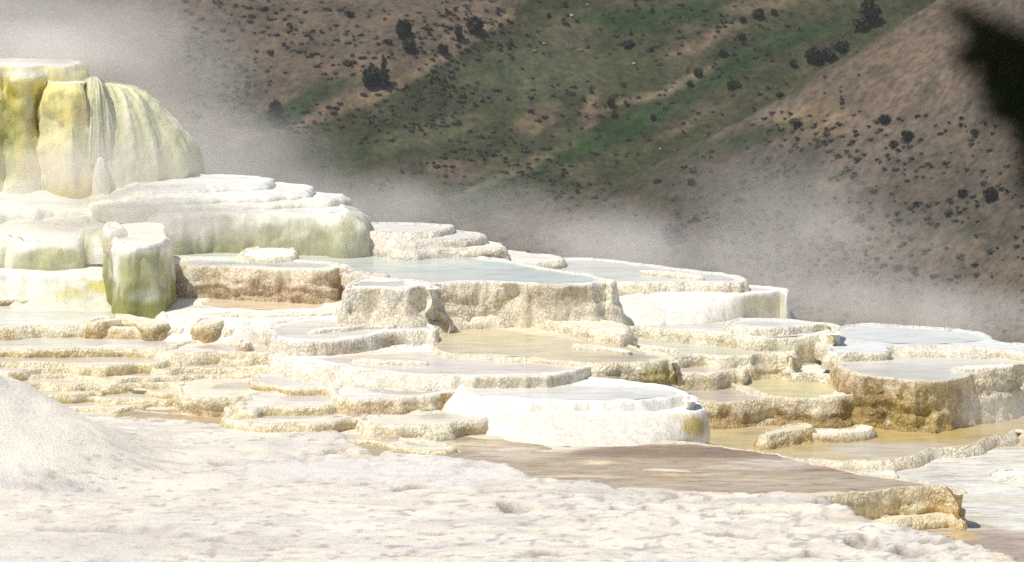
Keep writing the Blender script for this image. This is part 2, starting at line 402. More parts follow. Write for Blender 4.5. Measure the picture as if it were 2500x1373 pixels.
T('small golden lump with a sharp crest in the tan pool, before the speckled double wall', TC, zR1 + .20,
  [(1868, 1064), (1905, 1056), (1945, 1050), (1978, 1045), (1984, 1037), (1962, 1032), (1915, 1040), (1866, 1056)], zR1 - .06, amp=1.3, c1=(.82, .74, .52), c2=(.54, .40, .14), st=.9, t0=-.05, top=(.80, .72, .52), lip=.04, wig=.5, fl=.10)
T('low pale bar with a broken rim, right of the small golden lump', TC, zR1 + .12,
  [(1980, 1058), (2030, 1061), (2085, 1058), (2118, 1052), (2124, 1044), (2100, 1038), (2085, 1046), (2040, 1049), (1978, 1048)], zR1 - .06, amp=1.2, c1=(.86, .80, .64), c2=(.56, .44, .22), st=.8, t0=.1, top=(.84, .78, .64), lip=.04, wig=.6, fl=.06)
T('tall dark gold draped wall on the right with a wide oval pool above it', TC, zR2,
  [(2050, 900), (2075, 910), (2100, 917), (2150, 922), (2215, 931), (2270, 934), (2320, 930), (2370, 919), (2408, 911), (2430, 906), (2480, 893), (2520, 886), (2700, 880), (2700, 840), (2520, 860), (2478, 852), (2420, 842), (2330, 830), (2200, 820), (2050, 812), (2030, 850), (2035, 880)],
  zR1, amp=2.1, c1=(.78, .69, .50), c2=(.40, .29, .10), st=1.0, t0=.05, streak=1.2, top=(.80, .76, .68), fl=.03, ds=.034, rowz=.034,
  water=[(2010, 900), (2060, 910), (2120, 914), (2215, 924), (2280, 928), (2340, 922), (2400, 908), (2420, 896), (2500, 882), (2600, 875), (2600, 850), (2450, 850), (2300, 840), (2100, 845), (2020, 870)], wc=(.66, .62, .55),
  blobs=[(2230, 912, 170, 17, (.58, .56, .46), .8), (2300, 880, 220, 12, (.72, .68, .64), .6)],
  wallblobs=[(2250, 990, 150, 60, (.38, .28, .08), .6), (2140, 990, 50, 50, (.22, .15, .06), .7), (2450, 980, 70, 90, (.74, .68, .54), .8), (2030, 930, 60, 30, (.56, .42, .28), .6)])  # darkest patch paints in the shade right of the double wall
T('pale upper sheet at the far right skyline, steaming, behind the oval pool', TC, zR2 + .12,
  [(2020, 850), (2035, 860, .1), (2110, 860), (2160, 858), (2168, 848), (2200, 846, .3), (2300, 846, .3), (2400, 850, .3), (2440, 852), (2500, 862), (2560, 866), (2600, 850), (2428, 832), (2420, 822), (2350, 805), (2230, 793), (2100, 790), (2040, 800), (1950, 815)],
  zR2, c1=(.84, .80, .70), c2=(.66, .58, .34), st=.4, top=(.76, .77, .75), water=[(2110, 800), (2200, 799), (2340, 808), (2405, 825), (2300, 835), (2150, 832), (2060, 820)], wc=(.72, .72, .66), wdrop=.022)

T('low cream step between the half moon pool and the tall gold wall', TC, zU7 + .13,
  [(1930, 912), (1990, 913), (2045, 920), (2085, 930), (2108, 936), (2120, 925), (2100, 905), (2060, 890), (1960, 870), (1930, 890)], zU7 - .3, amp=1.2, c1=(.84, .78, .60), c2=(.56, .44, .26), st=.7, t0=.0, top=(.84, .80, .71), lip=.05)
# ---- right middle
T('speckled brown wall holding a grey leaf shaped pool, left half of a double wall', TC, zU6,
  [(1640, 990), (1690, 985), (1750, 986), (1810, 984), (1870, 975), (1925, 964), (1940, 968), (1952, 980), (1960, 950), (1900, 946), (1780, 940), (1640, 935), (1560, 950)], zR1, amp=1.3, c1=(.76, .66, .46), c2=(.36, .25, .11), st=1.0, t0=.0, top=(.74, .66, .54), fl=.03,
  water=[(1670, 972), (1720, 978), (1800, 978), (1870, 968), (1920, 959), (1860, 950), (1780, 944), (1680, 946)], wc=(.52, .46, .38), ds=.036, wallblobs=[(1800, 1040, 130, 22, (.62, .47, .25), .6)])
T('speckled wall holding a yellow half moon pool, right half of the double wall', TC, zU7,
  [(1938, 974), (1985, 974), (2035, 972), (2075, 966), (2096, 962), (2108, 955), (2106, 946), (2060, 930), (2020, 920), (1900, 905), (1780, 905), (1800, 950)], zR1, amp=1.3, c1=(.80, .72, .55), c2=(.40, .29, .12), st=1.0, t0=.0, top=(.80, .76, .62), fl=.03,
  water=[(1850, 952), (1940, 967), (2010, 965), (2050, 955), (2078, 946), (2040, 933), (2010, 924), (1900, 912), (1800, 915)], wc=(.62, .56, .32), ds=.036)
T('small grey puddle terrace with a cream speckled front, above the leaf shaped pool', TC, zU5,
  [(1630, 912), (1690, 913), (1750, 912), (1800, 905), (1812, 909), (1815, 895), (1780, 885), (1650, 880), (1600, 890)], zU6, amp=1.1, c1=(.84, .78, .60), c2=(.52, .43, .22), st=.6, t0=.15, top=CREAM,
  water=[(1640, 902), (1700, 908), (1760, 905), (1800, 897), (1760, 889), (1650, 886)], wc=(.56, .52, .46))
T('cream walled terrace with a long grey green pool, behind the small grey puddle', TC, zU4,
  [(1560, 884), (1620, 870), (1700, 868), (1770, 872), (1840, 868), (1895, 861), (1918, 864), (1930, 872), (1930, 850), (1870, 838), (1700, 820), (1500, 815), (1480, 860)], zU5 - .28, amp=1.2, c1=(.85, .80, .62), c2=(.58, .49, .27), st=.55, t0=.1, top=CREAM,
  water=[(1530, 860), (1620, 865), (1740, 867), (1840, 862), (1905, 857), (1860, 848), (1700, 834), (1530, 823)], wc=(.60, .60, .48), fl=.03)
T('curved wall terrace with a grey pool and a broad cream speckled right corner', TC, zU3,
  [(1500, 800), (1560, 797), (1640, 806), (1720, 814), (1800, 824), (1880, 829), (1960, 824), (2005, 818), (2016, 822), (2022, 812), (2020, 800), (1950, 785), (1800, 778), (1500, 770)], zU4 - .30, amp=1.2, c1=(.84, .79, .62), c2=(.56, .46, .26), st=.6, t0=.15, top=(.84, .81, .75), fl=.04,
  water=[(1520, 788), (1600, 796), (1700, 806), (1800, 816), (1880, 821), (1960, 816), (2000, 811), (1940, 800), (1750, 786), (1540, 782)], wc=(.64, .61, .56), blobs=[(1640, 796, 130, 7, (.62, .56, .48), .6), (1920, 812, 60, 4, (.56, .54, .52), .8)])
T('rounded cream knob terrace with a pale pool at the skyline behind the broad speckled corner', TC, zU3 + .10,
  [(1780, 800), (1850, 806, .1), (1930, 802), (1985, 796), (2024, 793), (2034, 799), (2038, 815), (2040, 790), (1990, 784), (1900, 779), (1800, 778)], zU3 - .5, c1=(.86, .82, .68), c2=(.62, .54, .34), st=.45, top=WHITE,
  water=[(1800, 792), (1900, 796), (1960, 793), (2005, 789), (1940, 784), (1840, 782)], wc=(.70, .71, .68))
T('white sloping terrace whose smooth apron runs down left from a pale green faced corner', TC, zU2,
  [(1440, 722, .5), (1500, 716, .9), (1560, 716, 1.0), (1640, 716, .9), (1710, 718, .8), (1780, 720, .3), (1800, 720, .06), (1870, 715, .04), (1908, 711, .03), (1920, 716, .03), (1922, 706), (1880, 700), (1800, 695), (1500, 690), (1430, 705)], zU3 - .03, prof='slope', wig=.5, amp=.35, smooth=True, c1=(.90, .86, .76), c2=(.68, .64, .44), st=.2, t0=.25, top=(.90, .88, .84), ds=.05,
  water=[(1790, 710), (1850, 710), (1890, 706), (1840, 702), (1780, 704)], wc=(.70, .66, .62), wallblobs=[(1850, 745, 60, 28, (.66, .62, .42), .7)])
T('thin pale sheet with a wide grey pool ending in a cream skyline lip', TC, zU1,
  [(1380, 690, .3), (1500, 690, .3), (1600, 690, .06), (1680, 691), (1760, 693), (1815, 692), (1826, 688), (1822, 678), (1770, 670), (1700, 661), (1620, 651), (1550, 641), (1480, 634), (1400, 630), (1330, 632), (1300, 660)], zU2, c1=(.87, .82, .68), c2=(.66, .57, .36), st=.5, top=(.84, .82, .78), amp=.9,
  water=[(1480, 684), (1600, 685), (1720, 687), (1795, 683), (1770, 675), (1700, 667), (1550, 648), (1420, 636), (1350, 650)], wc=(.68, .66, .58), wdrop=.02)

# ---- skyline steps left of the thin pale sheet
T('lowest skyline ledge with a small cream hump, right of the layered pale steps', TC, zU1 + .10,
  [(1180, 640), (1280, 650, .1), (1330, 643), (1365, 640), (1377, 634), (1368, 626), (1290, 616), (1200, 610), (1100, 615)], zU1 - .05, c1=(.87, .82, .68), c2=TAN, st=.4, top=(.84, .80, .72), amp=1.2)
T('broad cream skyline step with a speckled lip, second of the layered pale steps', TC, zB + .14,
  [(980, 615, .1), (1080, 610, .08), (1160, 608), (1230, 606), (1250, 604), (1240, 598), (1205, 590), (1120, 586), (950, 590)], zB - .1, c1=(.88, .82, .68), c2=TAN, st=.45, top=(.85, .81, .74))
T('narrow grey topped skyline step, third of the layered pale steps', TC, zB + .27,
  [(940, 588, .1), (1050, 590, .06), (1150, 585), (1188, 578), (1180, 570), (1110, 562), (950, 566)], zB + .1, c1=(.87, .81, .69), c2=TAN, st=.4, top=(.74, .71, .65))
T('topmost of the layered pale skyline steps, thin and nearly flat', TC, zB + .37,
  [(860, 566, .2), (980, 568, .1), (1060, 566), (1104, 557), (1106, 550), (1050, 546), (950, 544), (860, 546)], zB + .22, c1=(.87, .82, .72), c2=TAN, st=.3, top=(.78, .76, .70))

# ---- centre
T('big blue grey central pool on a high cream wall with square broken blocks', TC, zB,
  [(1020, 702), (1060, 692), (1150, 689), (1250, 692), (1340, 696), (1420, 697), (1465, 690), (1482, 687), (1492, 692, .1), (1500, 688, .12), (1440, 672), (1330, 655), (1250, 640), (1150, 620), (1000, 590), (860, 575), (700, 600), (560, 590), (380, 600), (380, 622), (560, 630), (700, 636), (830, 645), (870, 668), (900, 692)],
  zM2b - .12, amp=1.6, c1=(.86, .81, .66), c2=(.56, .49, .34), st=.55, t0=.05, top=(.86, .84, .77), fl=.12, prof='apron', ds=.034, rowz=.036,
  water=[(1010, 686), (1080, 688), (1150, 683), (1250, 686), (1340, 690), (1410, 691), (1460, 684), (1400, 673), (1300, 655), (1230, 645), (1100, 622), (980, 604), (860, 595), (700, 612), (500, 610), (400, 620), (400, 640), (560, 645), (700, 650), (850, 655), (940, 675)], wc=W_BLUE,
  blobs=[(1100, 640, 240, 18, (.56, .66, .64), .5), (1040, 680, 70, 8, (.62, .58, .50), .7), (1330, 672, 110, 9, (.52, .60, .57), .6), (600, 622, 200, 16, (.70, .74, .68), .6)],
  wallblobs=[(1320, 725, 60, 30, (.50, .43, .31), .8), (1420, 720, 50, 28, (.50, .43, .30), .7), (1235, 735, 40, 20, (.58, .50, .24), .6), (1090, 730, 45, 35, (.62, .55, .42), .6)])
T('low broken cream step hugging the foot of the high central wall', TC, zM2b + .16,
  [(1055, 788), (1120, 778), (1200, 776), (1290, 774), (1330, 782), (1400, 790), (1420, 800), (1470, 812), (1515, 822), (1530, 800), (1400, 765), (1050, 760)], zM2b - .05, fl=.08, c1=CREAM, c2=TAN, st=.5, amp=1.4, top=(.86, .81, .68))
T('long tan golden pool in the centre with a thick speckled corner at its right end', TC, zM2b,
  [(1062, 856, .05), (1085, 866, .1), (1180, 870, .1), (1280, 874, .1), (1360, 882, .1), (1430, 889, .1), (1500, 888), (1570, 886), (1615, 884), (1634, 878), (1648, 884), (1652, 870), (1560, 850), (1500, 825), (1420, 780), (1250, 770), (1080, 780), (1056, 800), (1054, 830)],
  zM1 - .05, amp=1.4, c1=(.86, .80, .62), c2=(.50, .41, .22), st=.7, t0=.1, top=(.80, .74, .58), lip=.06,
  water=[(1066, 850), (1090, 860), (1180, 864), (1280, 868), (1360, 876), (1430, 882), (1520, 883), (1600, 878), (1560, 860), (1500, 843), (1400, 830), (1250, 812), (1120, 797), (1075, 800), (1062, 820)], wc=(.62, .56, .40),
  blobs=[(1200, 820, 150, 22, (.64, .55, .34), .6), (1540, 872, 80, 10, (.44, .36, .28), .85), (1350, 800, 120, 10, (.72, .62, .40), .8)],
  wallblobs=[(1520, 915, 30, 30, (.48, .41, .28), .7), (1610, 925, 60, 25, (.46, .38, .12), .7)])
T('pinkish shallow terrace with a thin cream front, below the long tan golden pool', TC, zM2a,
  [(670, 868, .2), (730, 880, .4), (820, 895, .6), (900, 904, .6), (1000, 912, .55), (1090, 914, .4), (1128, 915, .12), (1160, 920, .04), (1260, 920), (1350, 917), (1400, 905), (1450, 890), (1500, 870), (1400, 840), (1000, 840), (760, 850), (680, 860)],
  .22, prof='slope', amp=.7, wig=1.1, c1=(.88, .84, .72), c2=TAN, st=.4, t0=.1, top=(.89, .87, .82), wallblobs=[(1280, 932, 160, 14, (.66, .58, .40), .6)],
  water=[(960, 905), (1050, 912), (1180, 914), (1300, 911), (1380, 900), (1360, 890), (1250, 878), (1100, 871), (1050, 860), (900, 868), (760, 875), (850, 890)], wc=(.70, .64, .58),
  blobs=[(1280, 898, 120, 10, (.66, .57, .52), .7), (900, 868, 160, 8, (.76, .66, .50), .7)])
T('pale blue pool on top of the big white mound', TC, zM1,
  [(1120, 958, .4), (1165, 968, .4), (1250, 974, .35), (1350, 978, .2), (1450, 982, .1), (1540, 982), (1600, 978), (1650, 970), (1676, 966), (1684, 978), (1690, 960), (1600, 935), (1400, 920), (1150, 930), (1115, 945)], zM0 - .2, prof='slope', fl=.1, wig=.7, smooth=True, c1=(.90, .87, .78), c2=(.74, .66, .48), st=.3, top=(.90, .89, .86), amp=.9,
  water=[(1170, 962), (1300, 970), (1400, 976), (1500, 974), (1590, 968), (1650, 961), (1600, 952), (1450, 944), (1250, 940), (1150, 950)], wc=(.76, .75, .70))
T('big bright white mound with a smooth apron and an ochre patch at its right shoulder', TC, zM0,
  [(1130, 985, .1), (1180, 1000, .2), (1250, 1006, .5), (1320, 1008, 1.0), (1420, 1008, 1.2), (1560, 1008, 1.1), (1620, 1008, .75), (1660, 1008, .4), (1695, 1007, .12), (1714, 1002, .08), (1716, 994, .08), (1700, 985, .08), (1500, 970), (1150, 965), (1100, 975)], zS - .04, prof='slope', amp=.5, wig=.7, smooth=True, c1=(.85, .81, .70), c2=(.80, .72, .55), st=.25, t0=.2, top=(.90, .89, .86), ds=.05,
  water=[(1300, 1000), (1400, 1006), (1520, 1005), (1600, 998), (1560, 990), (1400, 985), (1330, 990)], wc=(.74, .74, .74), wallblobs=[(1695, 1042, 30, 26, (.54, .42, .13), .95), (1665, 1020, 30, 10, (.62, .55, .38), .6)])
T('pool terrace with a curved speckled wall, left of the long tan golden pool', TC, zM3,
  [(660, 826, .1), (700, 834, .06), (770, 836), (840, 832), (890, 825), (935, 813), (1000, 809), (1045, 806), (1057, 808), (1060, 796), (1000, 786), (900, 775), (740, 775), (670, 785), (650, 810)], zM2a - .45, amp=1.2, c1=(.86, .81, .69), c2=(.56, .46, .31), st=.6, t0=.1, top=(.88, .86, .82),
  water=[(690, 822), (760, 827), (840, 825), (885, 817), (930, 806), (1000, 803), (1040, 800), (980, 793), (860, 783), (760, 785), (690, 800)], wc=(.70, .68, .62), wallblobs=[(955, 838, 35, 20, (.46, .35, .22), .8), (800, 850, 120, 16, (.62, .55, .40), .6)])
T('small step terrace of pale broken travertine beneath the short tan pool', TC, zat(705, Yat(790, zM3)),
  [(842, 706, .05), (880, 706), (940, 708), (1010, 706), (1045, 700), (1060, 705, .12), (1060, 690), (1000, 680), (890, 676), (845, 690)], zM3 - .05, amp=1.7, fl=.18, prof='apron', c1=(.86, .82, .70), c2=(.60, .52, .38), st=.5, t0=.1, top=(.87, .84, .77),
  water=[(850, 694), (920, 700), (985, 699), (995, 692), (930, 687), (870, 688)], wc=(.60, .55, .48), wallblobs=[(900, 735, 30, 28, (.58, .50, .36), .7)])
T('shallow tan pool below the dark brown speckled wall', TC, zM4,
  [(420, 786, .5), (560, 788, .6), (640, 783, .5), (720, 778, .2), (800, 778, .2), (860, 780), (900, 750), (800, 715), (500, 710), (400, 735)], zM3 - .4, prof='slope', amp=.4, smooth=True, c1=(.88, .85, .78), c2=TAN, st=.4, top=(.88, .85, .79),
  water=[(520, 748), (600, 755), (700, 757), (780, 752), (770, 742), (650, 738), (520, 738)], wc=(.72, .60, .42), tilt=.02, blobs=[(640, 768, 170, 5, (.74, .66, .52), .7)])
T('dark brown speckled wall below the blue pool, beside the green drip column', TC, zB + .012,
  [(455, 648, .25), (490, 650), (560, 652), (640, 656), (720, 659), (790, 660), (825, 654), (842, 655), (846, 645), (800, 640), (600, 630), (440, 630), (410, 640, .4)], zM4 - .05, amp=1.6, c1=(.80, .70, .54), c2=(.50, .38, .24), st=.9, t0=-.05, top=WHITE, ds=.034, rowz=.034,
  water=[(480, 642), (560, 645), (640, 650), (720, 652), (780, 652), (790, 646), (600, 636), (460, 635)], wc=(.68, .70, .68), wallblobs=[(470, 690, 28, 40, (.80, .76, .62), .8), (520, 685, 30, 30, (.44, .38, .2), .6)])
T('low white tongue of travertine lying in the blue pool before the green draped terrace', TC, zB + .07,
  [(590, 628), (660, 630), (715, 626), (720, 618), (700, 607), (690, 596), (660, 604), (600, 616)], zB - .05, fl=.05, c1=(.88, .84, .68), c2=(.72, .66, .4), st=.5, top=(.88, .86, .8), amp=1.2, tilt=.05)
T('thin tan islet ridge between the blue pool and its brown puddle', TC, zB + .035,
  [(850, 672), (900, 675), (940, 676), (950, 670), (900, 664), (850, 660)], zB - .05, c1=(.84, .76, .62), c2=TAN, top=(.72, .66, .58))

# ---- left, green draped terraces
T('long terrace draped in grey green drips, rounded right shoulder dropping into the blue pool', TC, zT7,
  [(-200, 512, .2), (150, 510, .2), (300, 512, .25), (370, 517, .25), (405, 522, .25), (450, 522, .15), (520, 520, .12), (620, 522, .1), (720, 524, .1), (800, 527, .12), (835, 530, .22), (860, 525, .4), (850, 512, .5), (800, 490, .4), (600, 470), (0, 470), (-200, 480)],
  zB - .03, prof='dome', amp=1.5, c1=(.86, .84, .68), c2=(.40, .40, .21), st=.95, t0=-.05, top=(.88, .87, .80), streak=1.2, smooth=True, ds=.036,
  water=[(430, 515), (600, 514), (780, 520), (820, 514), (700, 500), (450, 498), (100, 505), (-100, 520), (0, 535), (250, 530)], wc=(.80, .80, .77), wallblobs=[(700, 580, 240, 34, (.42, .42, .25), .6), (130, 560, 290, 60, (.90, .87, .78), 1.0), (480, 560, 30, 45, (.82, .82, .70), .7), (395, 560, 25, 40, (.80, .80, .66), .7)])
T('lowest of three pale skyline layers, with a green lobed right end', TC, zT8,
  [(300, 494, .4), (450, 490, .4), (600, 488, .35), (740, 486, .25), (810, 484, .12), (840, 480, .1), (853, 478, .15), (846, 474, .1), (830, 472), (700, 464), (450, 455), (200, 460)], zT7 - .04, prof='dome', amp=1.3, c1=(.88, .86, .76), c2=(.60, .58, .34), st=.5, t0=.25, top=(.87, .86, .79), smooth=True)
T('middle of three pale skyline layers above the grey green drips', TC, zT8 + .11,
  [(350, 474, .3), (500, 471, .3), (640, 469, .2), (740, 467, .1), (776, 461, .05), (774, 455), (700, 448), (500, 440), (300, 445)], zT8 - .05, prof='dome', amp=.8, c1=(.88, .86, .78), c2=(.74, .70, .52), st=.4, top=(.87, .86, .80), smooth=True)
T('topmost of three pale skyline layers, running into steam at the foot of the cone', TC, zT8 + .21,
  [(350, 458, .3), (480, 454, .25), (580, 450, .2), (645, 446, .1), (660, 441, .06), (640, 433), (560, 427), (480, 426), (350, 430)], zT8 + .08, prof='dome', amp=.8, c1=(.88, .86, .80), c2=(.76, .72, .56), st=.3, top=(.86, .85, .80), smooth=True)
zT9 = lev(560, 735, zL, .25)
T('blunt green drip column hanging from a bright white cap, tallest of the near green faces', TC, zT9,
  [(285, 590, .04), (300, 600, .10), (330, 603, .14), (370, 600, .14), (400, 590, .08), (411, 572, .04), (408, 556), (390, 546), (330, 545), (270, 555), (262, 575)], zL - .02, prof='dome', amp=1.2, c1=(.92, .89, .80), c2=(.33, .33, .10), st=1.0, t0=-.06, top=WHITE, smooth=True, streak=.5, ds=.034, wig=.6, wallblobs=[(345, 660, 80, 52, (.47, .47, .22), .85), (355, 722, 60, 24, (.56, .58, .42), .8)])
zLe = lev(662, 738, zL, .45)
zT9a = lev(592, 652, zLe, .18)
T('wide white shouldered terrace over a low green face, at the left edge', TC, zT9a,
  [(-200, 590, .5), (-60, 588, .5), (20, 590, .45), (60, 594, .25), (120, 596, .2), (190, 592, .16), (216, 580, .04), (222, 572, .1), (240, 575, .8), (300, 575, .8), (340, 560, .5), (300, 530), (0, 520), (-200, 530)], zLe - .1, tilt=.25, prof='dome', amp=1.1, c1=(.91, .88, .78), c2=(.36, .37, .12), st=1.0, t0=.05, top=WHITE, smooth=True, streak=.6, ds=.036,
  water=[(-100, 560), (60, 565), (200, 560), (160, 548), (0, 545)], wc=(.80, .79, .76), wallblobs=[(140, 628, 105, 24, (.38, .39, .14), .9), (285, 640, 60, 50, (.90, .88, .80), .9), (238, 640, 30, 55, (.90, .88, .80), .95), (15, 615, 30, 40, (.84, .82, .6), .8)])
T('small ochre stained knob beside the bright white cap', TC, zT9 + .12,
  [(262, 556), (275, 562), (292, 560), (296, 550), (280, 542), (262, 544)], zT9 - .12, prof='dome', fl=.05, c1=(.9, .88, .8), c2=(.66, .6, .3), st=.9, t0=.3, top=WHITE, amp=.8, smooth=True, wig=.3)
T('pale ledge with a yellow patch in front of the low green face', TC, zLe,
  [(-200, 668, .45), (0, 668, .45), (100, 672, .45), (200, 676, .42), (300, 676, .3), (350, 672, .2), (380, 665, .1), (380, 640), (300, 600), (-200, 600)], zL - .05, prof='apron', amp=.7, smooth=True, c1=(.88, .87, .78), c2=(.76, .74, .50), st=.6, t0=-.1, top=(.86, .86, .80),
  wallblobs=[(265, 700, 70, 20, (.74, .66, .18), .95), (170, 716, 45, 18, (.70, .67, .28), .8), (90, 690, 110, 8, (.74, .74, .56), .6)])
T('thin white lip with a brown underside at the left edge below the pale ledge', TC, lev(730, 742, zL), [(-200, 733), (0, 732), (90, 732), (128, 731), (134, 724), (60, 715), (-200, 712)], zL - .05, c1=(.88, .84, .70), c2=(.52, .38, .18), st=1.0, t0=-.1, top=(.84, .82, .76), lip=.05, wig=.5,
  water=[(-150, 727), (60, 728), (110, 726), (60, 720), (-150, 718)], wc=(.74, .72, .68))

# ---- left, low layered steps
T('upper left milky pool terrace ending in a broken brown ridge', TC, zL,
  [(-200, 800, .1), (100, 800, .1), (230, 796, .1), (320, 800), (430, 806), (500, 800), (540, 793), (552, 806), (600, 800, .2), (640, 790, .2), (560, 770), (480, 735), (200, 725), (-200, 730)], zL - .30, amp=1.2, c1=(.87, .80, .60), c2=(.54, .39, .17), st=.75, t0=.0, top=(.82, .79, .70),
  water=[(-150, 792), (100, 793), (220, 788), (260, 775), (350, 765), (420, 762), (330, 752), (200, 742), (-150, 742)], wc=(.70, .70, .65), wig=1.3, blobs=[(480, 765, 110, 10, (.66, .6, .56), .7), (380, 740, 100, 16, (.88, .87, .82), .8), (200, 760, 150, 6, (.66, .62, .58), .5)])
T('thin crooked brown ridge lying across the upper left milky pool', TC, zL + .09,
  [(222, 786), (262, 785), (300, 781), (320, 784), (372, 793), (410, 790), (392, 783), (340, 776), (300, 768), (280, 768), (276, 776), (250, 777)], zL - .06, amp=1.3, c1=(.85, .76, .52), c2=(.48, .34, .14), st=.9, t0=.0, top=(.86, .80, .64), lip=.04, wig=.5)
T('stubby brown knob at the right end of the crooked ridge', TC, zL + .10,
  [(470, 790), (500, 794), (530, 792), (545, 784), (520, 776), (490, 778)], zL - .1, prof='dome', fl=.1, amp=1.4, c1=(.86, .78, .58), c2=(.50, .36, .17), st=.9, t0=.1, top=(.86, .80, .66), lip=.04, wig=.4)
zq = zL - .17
T('second left milky pool with a long golden brown front lip', TC, zq,
  [(-200, 852), (0, 852), (120, 850), (260, 852), (370, 855), (430, 850), (470, 838), (540, 835), (600, 842, .05), (612, 835), (600, 822), (500, 800), (-200, 790)], zq - .14, amp=1.1, c1=(.87, .80, .58), c2=(.54, .40, .15), st=.75, t0=.0, top=(.80, .76, .66), wig=1.2,
  water=[(-150, 845), (120, 843), (250, 842), (262, 828), (400, 848), (440, 838), (400, 820), (250, 808), (-150, 800)], wc=(.66, .64, .56), blobs=[(350, 830, 100, 18, (.62, .58, .54), .6), (120, 825, 120, 14, (.70, .69, .58), .6)])
T('low knob at the right tip of the second left milky pool', TC, zq + .09, [(585, 838), (600, 842), (612, 838), (608, 830), (590, 829)], zq - .1, prof='dome', fl=.05, c1=(.84, .76, .6), c2=(.56, .42, .26), st=.8, top=(.84, .78, .66), wig=.3, lip=.03)
T('tan pool terrace with a square cream speckled right end', TC, zq - .02,
  [(420, 862, .1), (520, 860, .1), (600, 860), (650, 860), (684, 855), (692, 858), (694, 848), (640, 842), (560, 835), (400, 840)], zq - .36, amp=1.3, c1=(.87, .81, .62), c2=(.58, .45, .24), st=.65, t0=.0, top=(.82, .77, .66),
  water=[(480, 850), (580, 854), (640, 855), (675, 851), (620, 846), (520, 842)], wc=(.58, .52, .45))
steps = [
 ('golden front pool step just under the second left milky pool', 886, 600, 880, .075), ('thin ragged gold step, second under the milky pools', 904, 660, 898, .075), ('gold flecked step with a brown smear, third under the milky pools', 921, 640, 915, .06),
 ('pale wavy step, fourth under the milky pools', 938, 710, 938, .085), ('longest gold rimmed step, fifth under the milky pools', 958, 690, 955, .06), ('grey puddled step, sixth under the milky pools', 975, 790, 975, .07),
 ('low cream step touching the dry slope, seventh under the milky pools', 992, 840, 1000, .05), ('lowest cream ripple step beside the brown sheet', 1008, 760, 1020, .035)]
zz_ = zq - .13
for k, (lab, yr, xe, ye, dz) in enumerate(steps):
    r_ = random.Random(k + 5)
    pts = [(-250, yr + 4)] + [(x, yr + r_.uniform(-3, 3) + (ye - yr) * max(0, (x - 300) / (xe - 300)) * .8) for x in range(-100, xe - 60, 95)] + [(xe - 15, ye + 1), (xe, ye - 4), (xe + 6, ye - 12), (xe - 60, ye - 22), (300, yr - 45), (-250, yr - 45)]
    T(lab, TC, zz_, pts, zz_ - dz - .30, amp=.7, c1=(.88, .81, .58), c2=(.56, .42, .15), st=.7, t0=-.1, top=(.80, .74, .60), fcol=(.70, .60, .44), wig=3.0, lip=.04, group='low ragged gold steps on the left', floor=.014,
      water=[(-150, yr - 3), (150, yr - 4), (xe - 180, yr - 5), (xe - 60, ye - 5), (xe - 90, ye - 14), (250, yr - 16), (-150, yr - 16)], wc=(.64, .58, .48), wdrop=.012)
    zz_ -= dz
T('flat ledge with a short gold front in the centre left, below the white apron', TC, .36,
  [(690, 948, .05), (760, 952), (830, 948), (850, 942), (900, 953), (915, 958), (900, 945), (840, 928), (760, 918), (640, 910), (600, 930)], .2, amp=1.2, c1=(.88, .82, .6), c2=(.54, .38, .16), st=.8, t0=-.05, top=(.84, .80, .70), wig=1.2,
  water=[(640, 935), (740, 943), (820, 940), (840, 933), (760, 924), (660, 922)], wc=(.66, .63, .56))
T('dark grey leaf pool terrace with a brown speckled nose, left of the big white mound', TC, .38,
  [(860, 975, .15), (960, 972, .05), (1020, 970), (1070, 963), (1112, 956), (1130, 962), (1136, 950), (1100, 940), (980, 928), (850, 925), (820, 950)], .02, amp=1.3, c1=(.86, .79, .60), c2=(.52, .38, .2), st=.75, t0=.05, top=(.84, .80, .72),
  water=[(880, 945), (930, 962), (1020, 964), (1060, 958), (1105, 948), (1050, 938), (960, 932), (880, 933)], wc=(.54, .51, .46), wallblobs=[(1090, 975, 28, 20, (.46, .32, .14), .9)])
T('small buff ledge with a speckled blunt end, directly in front of the big white mound', TC, .17,
  [(900, 1040, .15), (1000, 1040, .1), (1100, 1036), (1180, 1024), (1232, 1012), (1246, 1014), (1244, 1004), (1150, 998), (1000, 1000), (880, 1015)], -.06, amp=1.3, c1=(.87, .81, .63), c2=(.56, .44, .26), st=.7, t0=.0, top=(.80, .75, .64), wig=1.4,
  water=[(1040, 1022), (1120, 1020), (1190, 1012), (1150, 1004), (1080, 1006)], wc=(.62, .58, .5))
T('ragged cream ledge with grey puddles, left of the small buff ledge', TC, .16,
  [(560, 1030, .1), (700, 1032, .1), (800, 1028), (880, 1020), (960, 1012), (1000, 1005), (960, 990), (800, 975), (600, 980)], -.04, amp=1.2, c1=(.87, .81, .62), c2=(.58, .45, .22), st=.65, t0=.0, top=(.80, .75, .64), wig=1.8,
  water=[(640, 1015), (720, 1020), (800, 1016), (900, 1006), (850, 995), (700, 992)], wc=(.60, .56, .50))
T('flat buff shelf between the grey leaf pool and the short gold front', TC, .27,
  [(600, 1000, .1), (700, 992), (800, 990), (900, 985), (980, 982), (1010, 978), (960, 960), (800, 950), (620, 960)], .12, amp=1.2, c1=(.88, .82, .62), c2=(.58, .44, .2), st=.65, t0=.0, top=(.82, .77, .66), wig=1.8,
  water=[(700, 978), (800, 980), (900, 974), (880, 965), (760, 962)], wc=(.62, .58, .52))
